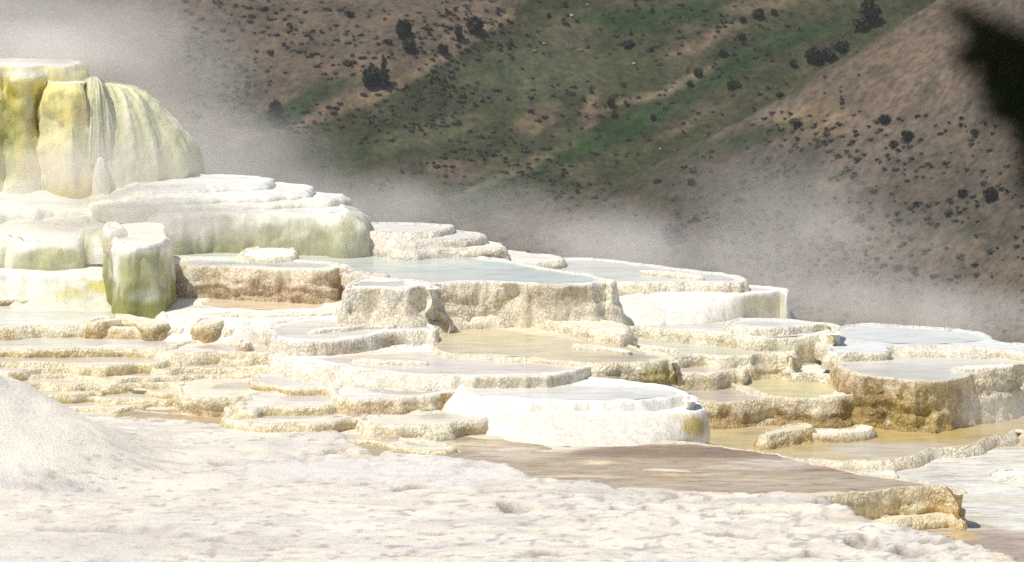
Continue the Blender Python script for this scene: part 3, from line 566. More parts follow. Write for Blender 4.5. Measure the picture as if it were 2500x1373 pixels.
T('low yellow edged ripple ledge on the brown sheet, left of the dark puddles', TC, .0,
  [(780, 1075, .1), (900, 1082), (1000, 1095), (1060, 1098), (1100, 1094), (1040, 1080), (960, 1062), (850, 1045), (760, 1045)], -.08, amp=1.0, c1=(.88, .82, .58), c2=(.62, .5, .2), st=.6, t0=.0, top=(.80, .75, .62), wig=1.8, group=None,
  water=[(860, 1062), (960, 1074), (1040, 1088), (980, 1085), (880, 1075)], wc=(.58, .52, .43))

# thin half drowned ridges
for lab, zz0, pts in [
 ('thin white ripple ridge across the shallow tan pool under the brown speckled wall', zM4 + .03, [(540, 769), (620, 771), (700, 770), (800, 766), (806, 762), (700, 764), (600, 764), (545, 764)]),
 ('thin cream ridge curving over the pool with the curved speckled wall', zM3 + .03, [(760, 806), (840, 803), (900, 796), (960, 794), (940, 791), (860, 796), (780, 801)]),
 ('thin pale ridge in the pinkish pool just below the golden pool', zM2a + .025, [(860, 880), (920, 884), (1000, 887), (1050, 886), (1020, 882), (940, 879), (880, 876)]),
 ('thin cream ridge in the grey green pool at right of centre', zU4 + .03, [(1530, 846), (1600, 852), (1660, 856), (1640, 850), (1560, 841), (1530, 840)]),
 ('broken cream ridge in front of the golden pool corner', zM2b + .03, [(1400, 846), (1470, 852), (1540, 860), (1530, 855), (1460, 845), (1400, 841)]),
 ('small cream ridge crossing the grey pool of the thin skyline sheet', zU1 + .03, [(1560, 664), (1640, 670), (1720, 678), (1700, 672), (1620, 663), (1560, 660)]),
 ('faint white ridge on the oval pool terrace at the far right', zR2 + .03, [(2330, 900), (2400, 900), (2470, 895), (2460, 890), (2390, 893), (2330, 896)])]:
    T(lab, 'travertine ridge', zz0, pts, zz0 - .08, amp=.8, wig=.7, c1=(.88, .83, .68), c2=TAN, st=.5, t0=0, top=(.87, .83, .72), lip=.03, floor=.01)

T('small tan ledge filling the corner between the ragged gold steps and the centre ledges', TC, .24,
  [(440, 968), (520, 972), (600, 970), (680, 962), (720, 950), (700, 925), (600, 915), (460, 925)], -.1, amp=1.1, c1=(.88, .82, .62), c2=(.58, .45, .22), st=.65, t0=.0, top=(.82, .76, .62), wig=1.6, lip=.05,
  water=[(520, 950), (600, 953), (660, 945), (620, 935), (540, 938)], wc=(.62, .56, .48), wdrop=.014)
# ------------------------------------------------------------------ the hot spring cone at the left edge
YC = Yat(488, zT7)
zD = zat(163, YC + .35)
T('tall yellow streaked travertine cliff of the steaming cone at the left edge', 'spring cone', zD,
  [(-350, 175, .6), (-60, 166, .5), (20, 162, .42), (60, 165, .42), (110, 161, .45), (160, 163, .45), (190, 160, .4), (208, 158, .42), (218, 153, .42), (205, 148, .3), (100, 144), (-350, 144)], zT7 - .1,
  prof='apron', amp=2.1, c1=(.83, .77, .38), c2=(.54, .45, .06), st=1.0, t0=-.2, top=(.88, .87, .82), streak=1.0, smooth=True, ds=.036, wig=1.0, rowz=.045,
  wallblobs=[(20, 330, 40, 130, (.46, .46, .20), .85), (165, 400, 110, 120, (.80, .76, .48), .85), (70, 300, 20, 120, (.52, .52, .34), .7), (110, 210, 60, 26, (.70, .58, .16), .7), (180, 285, 60, 45, (.74, .62, .20), .9), (60, 180, 90, 14, (.84, .84, .74), .7), (150, 470, 260, 40, (.86, .84, .68), .9)])
zld = zat(203, YC + .03)
T('round topped ochre ledge jutting from the yellow cliff of the cone', 'ledge', zld,
  [(118, 199), (135, 204), (165, 206), (200, 205), (216, 199), (214, 192), (190, 189), (140, 189)], zT7 - .1, amp=2.0, c1=(.82, .75, .34), c2=(.44, .36, .06), st=.95, t0=.05, top=(.88, .86, .74), prof='apron', fl=.38, smooth=True, streak=1.2, wig=.9, lip=.04, wallblobs=[(165, 370, 130, 110, (.82, .77, .46), .9), (185, 280, 60, 34, (.70, .58, .18), .85)])
def lobe(label, cx, yb, ytop, rx, ry, z0, Yc, c1, c2, nrib, name='travertine_mound', seed=0, pw=1.0, twist=0.0):
    X0 = (cx - 1250) / F * Yc / math.cos(PIT) * 1.0; zt = zat(ytop, Yc); Hh = zt - z0
    nt_, np_ = 220, 70
    th = np.linspace(0, 2 * math.pi, nt_, endpoint=False); ph = np.linspace(-.12, 1, np_)
    TH, PH = np.meshgrid(th, ph); TH = TH.ravel(); PH = PH.ravel()
    r = np.cos(np.clip(PH, 0, 1) * math.pi / 2) ** pw; zc = np.where(PH < 0, PH * 2, np.sin(np.clip(PH, 0, 1) * math.pi / 2))
    V = np.c_[X0 + rx * r * np.cos(TH), Yc + ry * r * np.sin(TH), z0 + Hh * zc]
    q = np.c_[np.cos(TH + twist * zc) * 2.2, np.sin(TH + twist * zc) * 2.2, zc * .5]
    rib = 1 - np.abs(vn(q * (nrib / 6.0) + seed, seed + 3)) * 2.4
    rib2 = vn(q * nrib * .8, seed + 4)
    big = vn(V * 1.1 + seed, seed + 5)
    d = (.06 * rib + .035 * rib2 + .18 * big + .02 * vn(V * 8, seed)) * np.minimum(1, r * 3) * min(1, rx)
    nrm = np.c_[np.cos(TH) * r, np.sin(TH) * r, zc * .6 + 0 * r]; nrm /= np.linalg.norm(nrm, axis=1)[:, None]
    V = V + nrm * d[:, None]
    m = ss(.35, .95, rib + .25 * rib2 + .2 * fbm(V * 3, 2, seed)); col = mixc(c2, c1, m)
    i = np.arange(nt_); j = np.roll(i, -1); Fc = []
    for k in range(np_ - 1): a = k * nt_; Fc += list(zip(a + i, a + j, a + nt_ + j, a + nt_ + i))
    o = mesh(name, V, Fc, M_F, None, col, loc=(X0, Yc, z0)); tag(o, label, 'mound'); return o
lobe('large smooth grey green flowstone dome with pale ribs, right side of the steaming cone', 262, 488, 203, 1.82, 1.55, zT7 - .05, YC + 1.45, (.80, .79, .56), (.62, .61, .36), 11, seed=4, pw=.92)
lobe('small grey green bulge on the shoulder between cliff and ribbed dome', 240, 488, 188, .42, .6, zT7 + 1.0, YC + .35, (.76, .75, .52), (.52, .52, .32), 9, seed=9)
lobe('narrow white flowstone spike at the foot of the ribbed dome', 250, 488, 385, .17, .2, zT7 - .1, YC - .3, (.88, .86, .74), (.84, .82, .66), 2, seed=14)
lobe('smooth white flow between the low green face and the green drip column', 250, 712, 585, .30, .38, zL - .05, Yat(705, zL) + .5, (.90, .87, .77), (.86, .83, .70), 3, seed=23)
T('small low round basin at the foot of the ribbed dome', TC, lev(468, 490, zT7), [(262, 478), (330, 476), (400, 474), (432, 470), (425, 462), (350, 456), (270, 460)], zT7 - .1, prof='dome', fl=.14, c1=(.88, .86, .76), c2=(.68, .66, .44), st=.7, t0=.2, top=(.88, .86, .78), smooth=True)

# small white rims in the lower right water
T('white ragged tongue between the brown sheet and the tan shore shelf', TC, zR0 + .10, [(2060, 1164), (2110, 1162), (2168, 1166), (2176, 1158), (2170, 1150), (2120, 1152), (2060, 1154), (1990, 1152), (1970, 1158)], zR0 - .05, amp=1.4, c1=CREAM, c2=TAN, st=.4, top=(.84, .80, .70), lip=.05)
T('pale low rim at the right edge over the grey water', TC, zR0 + .08, [(2420, 1160), (2480, 1168), (2560, 1168), (2700, 1168), (2700, 1148), (2500, 1145), (2430, 1150)], zR0 - .05, amp=1.2, c1=(.86, .83, .72), c2=TAN, st=.4, top=(.84, .81, .74), lip=.05)

# ------------------------------------------------------------------ ground
EDGE = [(-900, 1000), (-100, 1000), (270, 1012), (450, 1020), (600, 1037), (700, 1033), (800, 1043), (862, 1080), (905, 1100), (1100, 1114), (1240, 1132), (1300, 1167), (1450, 1174), (1520, 1197), (1700, 1202), (1850, 1210), (1990, 1217), (2066, 1234), (2090, 1264), (2200, 1282), (2300, 1304), (2400, 1332), (2478, 1352), (2492, 1400), (2500, 1500), (2520, 1900)]
ew = resample(np.array([P(x, y, 0) for x, y in EDGE]), .12)
PITS = [(850, 1106, 70, 5, .10), (760, 1118, 40, 5, .07), (915, 1112, 22, 6, .12), (560, 1128, 40, 4, .07), (1015, 1190, 45, 5, .10), (1255, 1240, 38, 11, .22), (1230, 1232, 20, 5, .1), (250, 1297, 160, 9, .10), (430, 1308, 90, 7, .08), (560, 1322, 70, 5, .07), (1560, 1240, 60, 5, .09), (2110, 1320, 40, 14, .2), (2230, 1345, 60, 16, .25), (1990, 1262, 60, 8, .1), (1990, 1350, 25, 6, .1), (1600, 1332, 30, 5, .09), (1880, 1250, 90, 5, .12), (480, 1250, 30, 4, .06), (320, 1245, 30, 3, .05), (1180, 1140, 50, 4, .07), (1420, 1215, 60, 4, .08), (1700, 1216, 80, 4, .09), (1060, 1300, 60, 4, .07), (1300, 1290, 40, 4, .08), (1350, 1350, 80, 5, .08), (1800, 1300, 50, 5, .1), (2300, 1320, 40, 5, .1), (2020, 1230, 40, 6, .12), (700, 1210, 30, 3, .05), (900, 1180, 40, 3, .05)]
# bedrock hidden under the terraces
gx = np.arange(-30, 30.01, .3); gy = np.arange(50, 100.01, .3); GX, GY = np.meshgrid(gx, gy)
bed = np.full(GX.shape, np.nan); fix = np.zeros(GX.shape, bool); pts_ = np.c_[GX.ravel(), GY.ravel()]
for o in list(bpy.data.objects):
    if o.name.startswith('basin'):
        me = o.data; zc = o.parent.location.z; co = np.array([v.co[:] for v in me.vertices]) + np.array(o.parent.location)
        nb = len(co)
        # coarse raster of the basin
        ii = np.round((co[:, 0] + 30) / .3).astype(int); jj = np.round((co[:, 1] - 50) / .3).astype(int)
        ok = (ii >= 0) & (ii < bed.shape[1]) & (jj >= 0) & (jj < bed.shape[0])
        for a, b in set(zip(jj[ok].tolist(), ii[ok].tolist())):
            v_ = zc - .28
            if np.isnan(bed[a, b]) or bed[a, b] < v_: bed[a, b] = v_
fix = ~np.isnan(bed)
for _ in range(2):
    pb = np.pad(np.where(np.isnan(bed), 99, bed), 1, constant_values=99); st9 = np.stack([pb[i:i + bed.shape[0], j:j + bed.shape[1]] for i in range(3) for j in range(3)]).min(0)
    bed = np.where(fix, np.minimum(st9, np.where(fix, bed, 99)), np.nan)
low = (GY > 79 + .25 * GX.clip(-8, 0) * 0) | (GY > 76.5 - .28 * GX)
r0 = (~fix) & (GX > 3.6) & (GY < 67); bed[r0] = -.85; fix |= r0
far = (~fix) & ((GY > 84) | (GY > 79.5 - .55 * (GX + 1).clip(0, 30))); bed[far] = -2.5 - .30 * (GY[far] - 80); fix |= far
frn = (~fix) & (GY < 55); bed[frn] = -.4; fix |= frn
b = np.where(fix, bed, -.4)
for _ in range(500):
    p_ = np.pad(b, 1, 'edge'); avg = (p_[:-2, 1:-1] + p_[2:, 1:-1] + p_[1:-1, :-2] + p_[1:-1, 2:]) / 4; b = np.where(fix, b, avg)
bed = b
def bedz(X, Y):
    u = np.clip((X + 30) / .3, 0, len(gx) - 1.001); v = np.clip((Y - 50) / .3, 0, len(gy) - 1.001)
    i = u.astype(int); j = v.astype(int); fu = u - i; fv = v - j
    r = bed[j, i] * (1 - fu) * (1 - fv) + bed[j, i + 1] * fu * (1 - fv) + bed[j + 1, i] * (1 - fu) * fv + bed[j + 1, i + 1] * fu * fv
    return r
gX = np.concatenate([np.arange(-60, -9.2, 1.2), np.arange(-9.2, 9.2, .06), np.arange(9.2, 61, 1.2)])
gY = np.concatenate([np.arange(-12, 50, 1.0), np.arange(50, 53, .2), np.arange(53, 67, .05), np.arange(67, 84, .2), np.arange(84, 101, .8)])
X, Y = np.meshgrid(gX, gY); sh = X.shape; X = X.ravel(); Y = Y.ravel(); O = np.zeros_like(X)
ebig = np.vstack([ew[:np.argmax(ew[:, 0] * 0 + np.arange(len(ew)))], [[ew[0, 0], -40]]]) if False else None
eo = np.array([P(x, y, 0) for x, y in EDGE]); epoly = np.vstack([eo, [[eo[-1, 0], -60], [-90, -60], [-90, eo[0, 1]]]]); eres = np.concatenate([np.linspace(eo[i], eo[i + 1], max(2, int(np.hypot(*(eo[i + 1] - eo[i])) / .12)), endpoint=False) for i in range(len(eo) - 1)])
dE = np.full(len(X), 99.); sel = (Y > 52) & (Y < 70); XY = np.c_[X, Y]; ds_ = np.full(sel.sum(), 99.)
for e_ in eres: ds_ = np.minimum(ds_, (X[sel] - e_[0]) ** 2 + (Y[sel] - e_[1]) ** 2)
dE[sel] = np.sqrt(ds_); ins_ = inside(epoly, XY); dE = np.where(ins_ | (Y < 52), dE, -dE)
dE = dE + .12 * fbm(np.c_[X * 1.6, Y * 2.2, O], 5, 5, .62) + .03 * vn(np.c_[X * 9, Y * 9, O], 6)
z0 = .0 + 10.4 * np.clip((50 - Y) / 50, 0, 1.3) ** 1.6
mr = np.hypot((X + 10.3), (Y - 62.0) * 1.15); lin = .50 * (4.85 - mr + .25 * fbm(np.c_[X, Y, O] * (.8, .5, 1), 3, 8)); mound = np.where(lin > .25, lin, np.clip(lin + .25, 0, 1) ** 2)
mound = np.where(X < -3, mound, 0)
# runnels down the mound
ang = np.arctan2(Y - 60.0, X + 10.3); mound = mound * (1 + .05 * vn(np.c_[ang * 9, mr * .4, O], 9))
P3 = np.c_[X, Y, O]
rough = .5 + .9 * ss(-3, 7, X) + .5 * ss(.9, .0, np.abs(dE))
rel = .055 * fbm(P3 * (.35, .5, 1), 3, 11) + 0.012 * rough * fbm(P3 * (1.9, 2.6, 1), 4, 12) + .014 * rough * np.abs(vn(P3 * (5, 7, 1), 13)) + .022 * rough * fbm(P3 * (8, 10, 1), 2, 14)
# thin broken crust plates: terraced quantising of a broad noise
q = fbm(P3 * (.45, .8, 1), 3, 15) * 3.2; fr = q - np.floor(q); rel = rel + .032 * (np.floor(q) + ss(.0, .2, fr)) * .55 * (.2 + .8 * rough / 1.5)
front = z0 + mound + rel * np.clip((Y - 20) / 25, .2, 1)
pxx, pyy = topx(np.c_[X, Y, O]); wx = 14 * vn(P3 * (2.5, 4, 1), 16); wy = 6 * vn(P3 * (3, 5, 1), 17)
pitm = np.zeros_like(X)
for (cx, cy, rx, ry, dp) in PITS:
    d = np.hypot((pxx + wx - cx) / rx, (pyy + wy - cy) / ry); k = ss(1.25, .7, d); front = front - 1.3 * dp * k; pitm = np.maximum(pitm, k)
ck_ = np.abs(vn(P3 * (.8, 2.4, 1) + 7, 61) + .35 * vn(P3 * (3.1, 6, 1), 62)); front = front - .05 * ss(.11, .02, ck_) * ss(-.05, .3, vn(P3 * (.35, .6, 1) + 3, 63) + .25 * rough - .25)
bz = bedz(X, Y) + .03 * fbm(P3 * (1.5, 2, 1), 3, 18)
Z = np.where(dE > 0, front, 0) ; k = ss(-.16, .02, dE); Z = front * k + np.minimum(bz, np.where(dE < 0, bz, bz)) * (1 - k)
Z = np.where((dE < -.16) & (mound > .05), np.maximum(bz, -.2 + mound * ss(1.8, .2, -dE) ), Z)
V = np.c_[X, Y, Z]
nx_, ny_ = sh[1], sh[0]; I = np.arange(nx_ * ny_).reshape(ny_, nx_)
Fq = np.stack([I[:-1, :-1], I[:-1, 1:], I[1:, 1:], I[1:, :-1]], -1).reshape(-1, 4)
col = np.tile(np.array((.775, .715, .61)), (len(V), 1))
nn = fbm(P3 * (.6, 1.3, 1), 4, 21); col = mixc(col, (.84, .785, .68), ss(0, .5, nn)); col = mixc(col, (.66, .62, .585), .75 * ss(.05, .5, fbm(P3 * (.5, 1.6, 1), 4, 22)))
col = mixc(col, (.80, .75, .62), .6 * ss(.1, .5, fbm(P3 * (.4, .7, 1), 3, 23)))
sp = fbm(P3 * (7, 7, 1), 3, 24); col = mixc(col, (.56, .51, .47), .45 * ss(.0, .35, fbm(P3 * (2.2, 4, 1), 4, 25))); col = mixc(col, (.40, .36, .33), .75 * ss(.22, .45, sp + .22 * (rough - 1)) )
ck = np.abs(vn(P3 * (.8, 2.4, 1) + 7, 61) + .35 * vn(P3 * (3.1, 6, 1), 62)); cm = ss(.10, .02, ck) * ss(-.05, .3, vn(P3 * (.35, .6, 1) + 3, 63) + .25 * rough - .25)
col = mixc(col, (.40, .35, .31), .8 * cm)
col = mixc(col, (.90, .84, .72), .75 * ss(.1, .5, mound))  # mound's cream painted lighter to offset the shade on its slope
col = mixc(col, (.33, .28, .24), .85 * pitm)
col = paint(col, V, [(60, 1040, 190, 110, (.88, .82, .70), .8), (1880, 1222, 240, 9, (.56, .52, .48), .7), (1500, 1200, 300, 8, (.6, .56, .52), .5), (300, 1330, 420, 34, (.62, .58, .53), .55), (1000, 1150, 500, 40, (.72, .69, .66), .6), (2060, 1260, 60, 26, (.62, .56, .46), .7), (2460, 1370, 50, 20, (.72, .63, .44), .7)])
col = np.where((dE < 0)[:, None], np.array((.86, .82, .70)), col)
g_ = mesh('ground', V, Fq, M_G, None, col); tag(g_, kind='structure')

# lower right water
wp = resample(catmull([P(a, c_, zR0) for a, c_ in [(1800, 1560), (2250, 1560), (3300, 1560), (3900, 1300), (3900, 960), (2500, 980), (2000, 1000), (1700, 1120)]], .3), .3)
v, f, inn = fill(wp, .16, .12); WV = np.c_[v, np.full(len(v), zR0 + .004)]
wc = np.tile(np.array((.70, .68, .61)), (len(WV), 1))
wc = paint(wc, WV, [(2300, 1370, 420, 95, (.40, .31, .24), .95), (2300, 1280, 200, 30, (.52, .44, .34), .8), (2150, 1262, 120, 18, (.42, .37, .34), .9), (2330, 1310, 60, 16, (.62, .46, .2), .7), (2430, 1220, 120, 10, (.60, .54, .44), .7), (2250, 1160, 160, 22, (.62, .61, .56), .7), (2420, 1195, 90, 8, (.84, .82, .76), .7), (2480, 1120, 60, 12, (.6, .58, .5), .5)])
tag(mesh('water', WV, f, M_T, None, wc), kind='structure')

# ------------------------------------------------------------------ valley and hillside
cr = [(-600, 1150), (0, 1000), (600, 800), (900, 640), (1100, 560), (1300, 500), (1500, 430), (1700, 350), (1900, 255), (2050, 165), (2150, 95), (2260, 20), (2420, -110), (2700, -330), (3400, -800)]
YS = 492.0
cX = np.array([(x - 1250) / F * YS / math.cos(PIT) for x, y in cr]); cZ = np.array([zat(y, YS) for x, y in cr])
cr2 = [(-400, 700), (300, 460), (620, 325), (760, 285), (900, 240), (1000, 190), (1100, 130), (1180, 75), (1250, 30), (1400, -90), (1800, -400)]
YS2 = 545.0
cX2 = np.array([(x - 1250) / F * YS2 / math.cos(PIT) for x, y in cr2]); cZ2 = np.array([zat(y, YS2) for x, y in cr2])
def smax(a, b, k):
    h = np.clip(.5 + .5 * (a - b) / k, 0, 1); return b * (1 - h) + a * h + k * h * (1 - h)
def hill(X, Y):
    q = np.c_[X, Y, 0 * X]
    n = 3.2 * fbm(q / 42, 3, 31) + 1.3 * fbm(q / 13, 3, 32) + .45 * fbm(q / 3.5, 3, 33)
    val = -6 - np.clip(Y - 95, 0, 400) * .275
    left = -95 + .55 * (Y - 470); left = np.minimum(left, 58 + .0 * Y + 8 * fbm(q / 80, 2, 30) - .15 * np.clip(Y - 800, 0, 900))
    left = left + 3.0 * vn(np.c_[(X * .45 + Y * .9) / 22, (X - Y) / 160, 0 * X], 35)
    c2 = np.interp(X, cX2, cZ2); sp2 = c2 + .50 * (Y - YS2) - .35 * np.clip(X * 0, 0, 1)
    rd = (left - 0) ; ridge = 3.2 * np.exp(-(((zl := (Y - YS2)) * .0 + (rd - c2)) / 6.0) ** 2) * (X < 20)
    left = left + ridge
    c = np.interp(X, cX, cZ); spur = np.where(Y < YS, c - .42 * (YS - Y), c - .55 * (Y - YS))
    h = smax(left, spur, 5.0)
    return smax(val, h + n * ss(360, 400, Y), 3.0)
hX = np.concatenate([np.arange(-420, -84, 8), np.arange(-84, 84, .7), np.arange(84, 421, 8)]); hY = np.concatenate([np.arange(97, 370, 9), np.arange(370, 620, .75), np.arange(620, 760, 5), np.arange(760, 1300, 40)])
X, Y = np.meshgrid(hX, hY); sh = X.shape; X = X.ravel(); Y = Y.ravel(); Zh = hill(X, Y); V = np.c_[X, Y, Zh]
I = np.arange(len(X)).reshape(sh); Fq = np.stack([I[:-1, :-1], I[:-1, 1:], I[1:, 1:], I[1:, :-1]], -1).reshape(-1, 4)
px, py = topx(V); P3 = V / 14.0
wv = 55 * fbm(V / 11, 3, 41); wv2 = 40 * fbm(V / 9 + 50, 3, 42); qx = px + wv; qy = py + wv2 * .6
def ell(cx, cy, rx, ry, a):
    a = R(a); dx = qx - cx; dy = qy - cy; u = dx * math.cos(a) - dy * math.sin(a); w = dx * math.sin(a) + dy * math.cos(a)
    return ss(1.25, .6, np.hypot(u / rx, w / ry))
TANH = (.130, .098, .070); PALE = (.20, .148, .098); GRN = (.020, .048, .014); BGRN = (.026, .056, .016); OLV = (.050, .056, .026); GRY = (.095, .080, .062); DRK = (.055, .06, .04)
col = np.tile(np.array(OLV), (len(V), 1)); col = mixc(col, (.115, .098, .062), .7 * ss(-.1, .4, fbm(V / 8, 4, 43)))
y2 = np.interp(px, [c[0] for c in cr2], [c[1] for c in cr2]); above = ss(6, -10, py + wv2 * .25 - y2)
col = mixc(col, (.120, .095, .070), above)
col = mixc(col, PALE, .85 * ss(24, 6, np.abs(py + wv2 * .2 - y2 - 2)) * (px > 560) * (px < 1260))
for e in [(520, 160, 130, 150, 60, GRY, .6), (560, 230, 100, 60, 0, DRK, .35), (760, 190, 70, 25, 30, TANH, .7), (900, 150, 60, 60, 40, PALE, .5), (1130, 60, 80, 50, 30, PALE, .7), (1000, 60, 120, 60, 20, TANH, .6),
          (740, 255, 110, 26, 32, GRN, .75), (690, 290, 50, 30, 20, GRN, .8), (880, 350, 160, 40, 12, GRN, .35), (1050, 320, 160, 30, 10, (.12, .12, .07), .5), (1230, 290, 60, 20, -30, BGRN, .45), (1180, 200, 120, 40, 10, GRN, .35), (1300, 180, 200, 90, 0, (.095, .11, .06), .6),
          (1640, 40, 230, 24, 4, GRN, .9), (1560, 75, 120, 12, -5, GRN, .8), (1720, 100, 130, 18, 20, PALE, .65), (1700, 180, 250, 12, 22, (.22, .18, .12), .7), (1850, 130, 240, 26, 24, GRN, .8), (1700, 215, 220, 20, 24, GRN, .7), (1860, 10, 110, 20, 12, PALE, .5),
          (1330, 290, 90, 30, 20, PALE, .5), (1350, 310, 70, 10, 20, PALE, .6), (1445, 280, 24, 62, -12, PALE, .85), (1395, 270, 14, 50, -8, GRN, .6), (1340, 255, 60, 26, 0, DRK, .25), (1490, 330, 130, 34, 28, BGRN, .9), (1560, 300, 80, 20, 40, GRN, .7), (1640, 310, 60, 16, 40, PALE, .5),
          (1330, 400, 230, 30, 20, BGRN, .75), (1250, 430, 200, 16, 24, (.2, .16, .1), .5), (1180, 480, 200, 18, 22, GRN, .7), (1130, 420, 80, 30, 10, TANH, .8), (1080, 405, 50, 16, 10, PALE, .6), (1000, 420, 150, 40, 5, GRY, .5)]:
    col = mixc(col, e[5], e[6] * ell(*e[:5]))
ys = np.interp(px, [c[0] for c in cr], [c[1] for c in cr]); sp_ = (Y < YS + 3) & (Zh > -94)
below = ss(-8, 8, py - ys) * sp_
col = mixc(col, (.112, .092, .070), below)
for e in [(2150, 200, 260, 160, 40, (.145, .110, .080), .9), (1960, 285, 110, 40, 0, (.19, .148, .092), .85), (2330, 150, 150, 200, -35, (.155, .120, .090), .7), (1700, 390, 330, 24, 20, GRN, .65), (1560, 360, 180, 18, 22, GRN, .8), (1800, 300, 160, 14, 24, (.2, .165, .13), .7), (1400, 470, 260, 12, 20, (.07, .085, .05), .6),
          (1700, 470, 360, 90, 12, (.066, .060, .042), .8), (1900, 450, 160, 90, 0, (.062, .056, .040), .8), (2150, 400, 120, 120, -40, (.15, .125, .105), .5), (2350, 520, 220, 160, -30, (.09, .08, .06), .6), (2020, 430, 60, 50, 0, (.17, .13, .10), .6), (2300, 640, 220, 60, 0, (.15, .12, .09), .6), (2120, 600, 150, 60, 20, (.14, .115, .09), .5), (1700, 600, 260, 90, 0, (.070, .062, .045), .7)]:
    col = mixc(col, e[5], e[6] * ell(*e[:5]) * below)
spk = fbm(V * (.9, .5, .9), 3, 45); col = mixc(col, DRK, .55 * ss(.15, .5, spk) * (.4 + .6 * ss(-.2, .3, fbm(V / 12, 2, 46))))
tag(mesh('hillside', V, Fq, M_H, None, col), kind='structure')
HX, HY, HZ = X.reshape(sh), Y.reshape(sh), Zh.reshape(sh)
def hit(px_, py_):
    d = rayd(px_, py_); d = np.array(d) / d[1]
    Ys = np.arange(370, 700, .8); Xs = d[0] * Ys; Zs = CZ + d[2] * Ys; hz = hill(Xs, Ys); k = np.argmax(Zs < hz)
    return (Xs[k], Ys[k], hz[k]) if Zs[k] < hz[k] else None

# ------------------------------------------------------------------ hillside plants
M_CON = mat_plain('conifer needles', (.030, .042, .022), .9, .4, 1.2)
M_SHR = mat_plain('scrub leaves', (.070, .064, .045), .9, .45, 1.5)
M_BRK = mat_plain('bark', (.09, .065, .045), .9, .3, 4)
def leafblob(n, rx, rz, sz, shape='round', seed=0, z0=.0):
    r_ = np.random.default_rng(seed); V = []; Fc = []
    for k in range(n):
        while True:
            p = r_.uniform(-1, 1, 3)
            if shape == 'cone':
                h = (p[2] + 1) / 2; lim = (1 - h) ** .8 * (.75 + .3 * math.sin(h * 30 + seed)) + .06
                if math.hypot(p[0], p[1]) < lim: break
            else:
                a_ = math.atan2(p[1], p[0])
                if np.dot(p, p) < .72 + .28 * math.sin(a_ * 3 + seed) * math.cos(p[2] * 4): break
        c = np.array([p[0] * rx, p[1] * rx, z0 + (p[2] + 1) * rz / 2]); s = sz * r_.uniform(.6, 1.3)
        a, b_ = r_.normal(size=3), r_.normal(size=3); a /= np.linalg.norm(a); b_ -= a * a.dot(b_); b_ /= np.linalg.norm(b_)
        i = len(V); V += [c - a * s, c + b_ * s * .7, c + a * s, c - b_ * s * .7]; Fc.append((i, i + 1, i + 2, i + 3))
    return V, Fc
def tube(pts, rad, seg=7):
    V = []; Fc = []; pts = [Vector(p) for p in pts]
    for i, p in enumerate(pts):
        t = (pts[min(i + 1, len(pts) - 1)] - pts[max(i - 1, 0)]).normalized(); u = t.orthogonal().normalized(); w = t.cross(u)
        for k in range(seg):
            a = 2 * math.pi * k / seg; V.append(tuple(p + (u * math.cos(a) + w * math.sin(a)) * rad[i]))
    for i in range(len(pts) - 1):
        for k in range(seg): a = i * seg + k; b_ = i * seg + (k + 1) % seg; Fc.append((a, b_, b_ + seg, a + seg))
    Fc.append(tuple(range(seg))[::-1]); Fc.append(tuple(range(len(V) - seg, len(V)))); return V, Fc
def plant(px_, py_, hp, wp_, name, label, group=None, shape='round', seed=0, n=240):
    h = hit(px_, py_)
    if h is None: return
    s = F / h[1]; H = hp / s; W = wp_ / s / 2
    root = empty(name, (h[0], h[1], h[2] - .1), label, {'conifer': 'conifer', 'bush': 'bush'}[name], group)
    tv, tf = tube([(0, 0, -.2), (0.03, 0, H * .35), (0, .02, H * .7)], [W * .11, W * .08, W * .04])
    mesh('trunk', np.array(tv) + root.location, tf, M_BRK, root)
    v_, f_ = leafblob(n, W, H * .95, max(.12, W * .30), shape, seed, H * .06)
    mesh('crown', np.array(v_) + root.location, f_, M_CON, root, smooth=False)
    return root
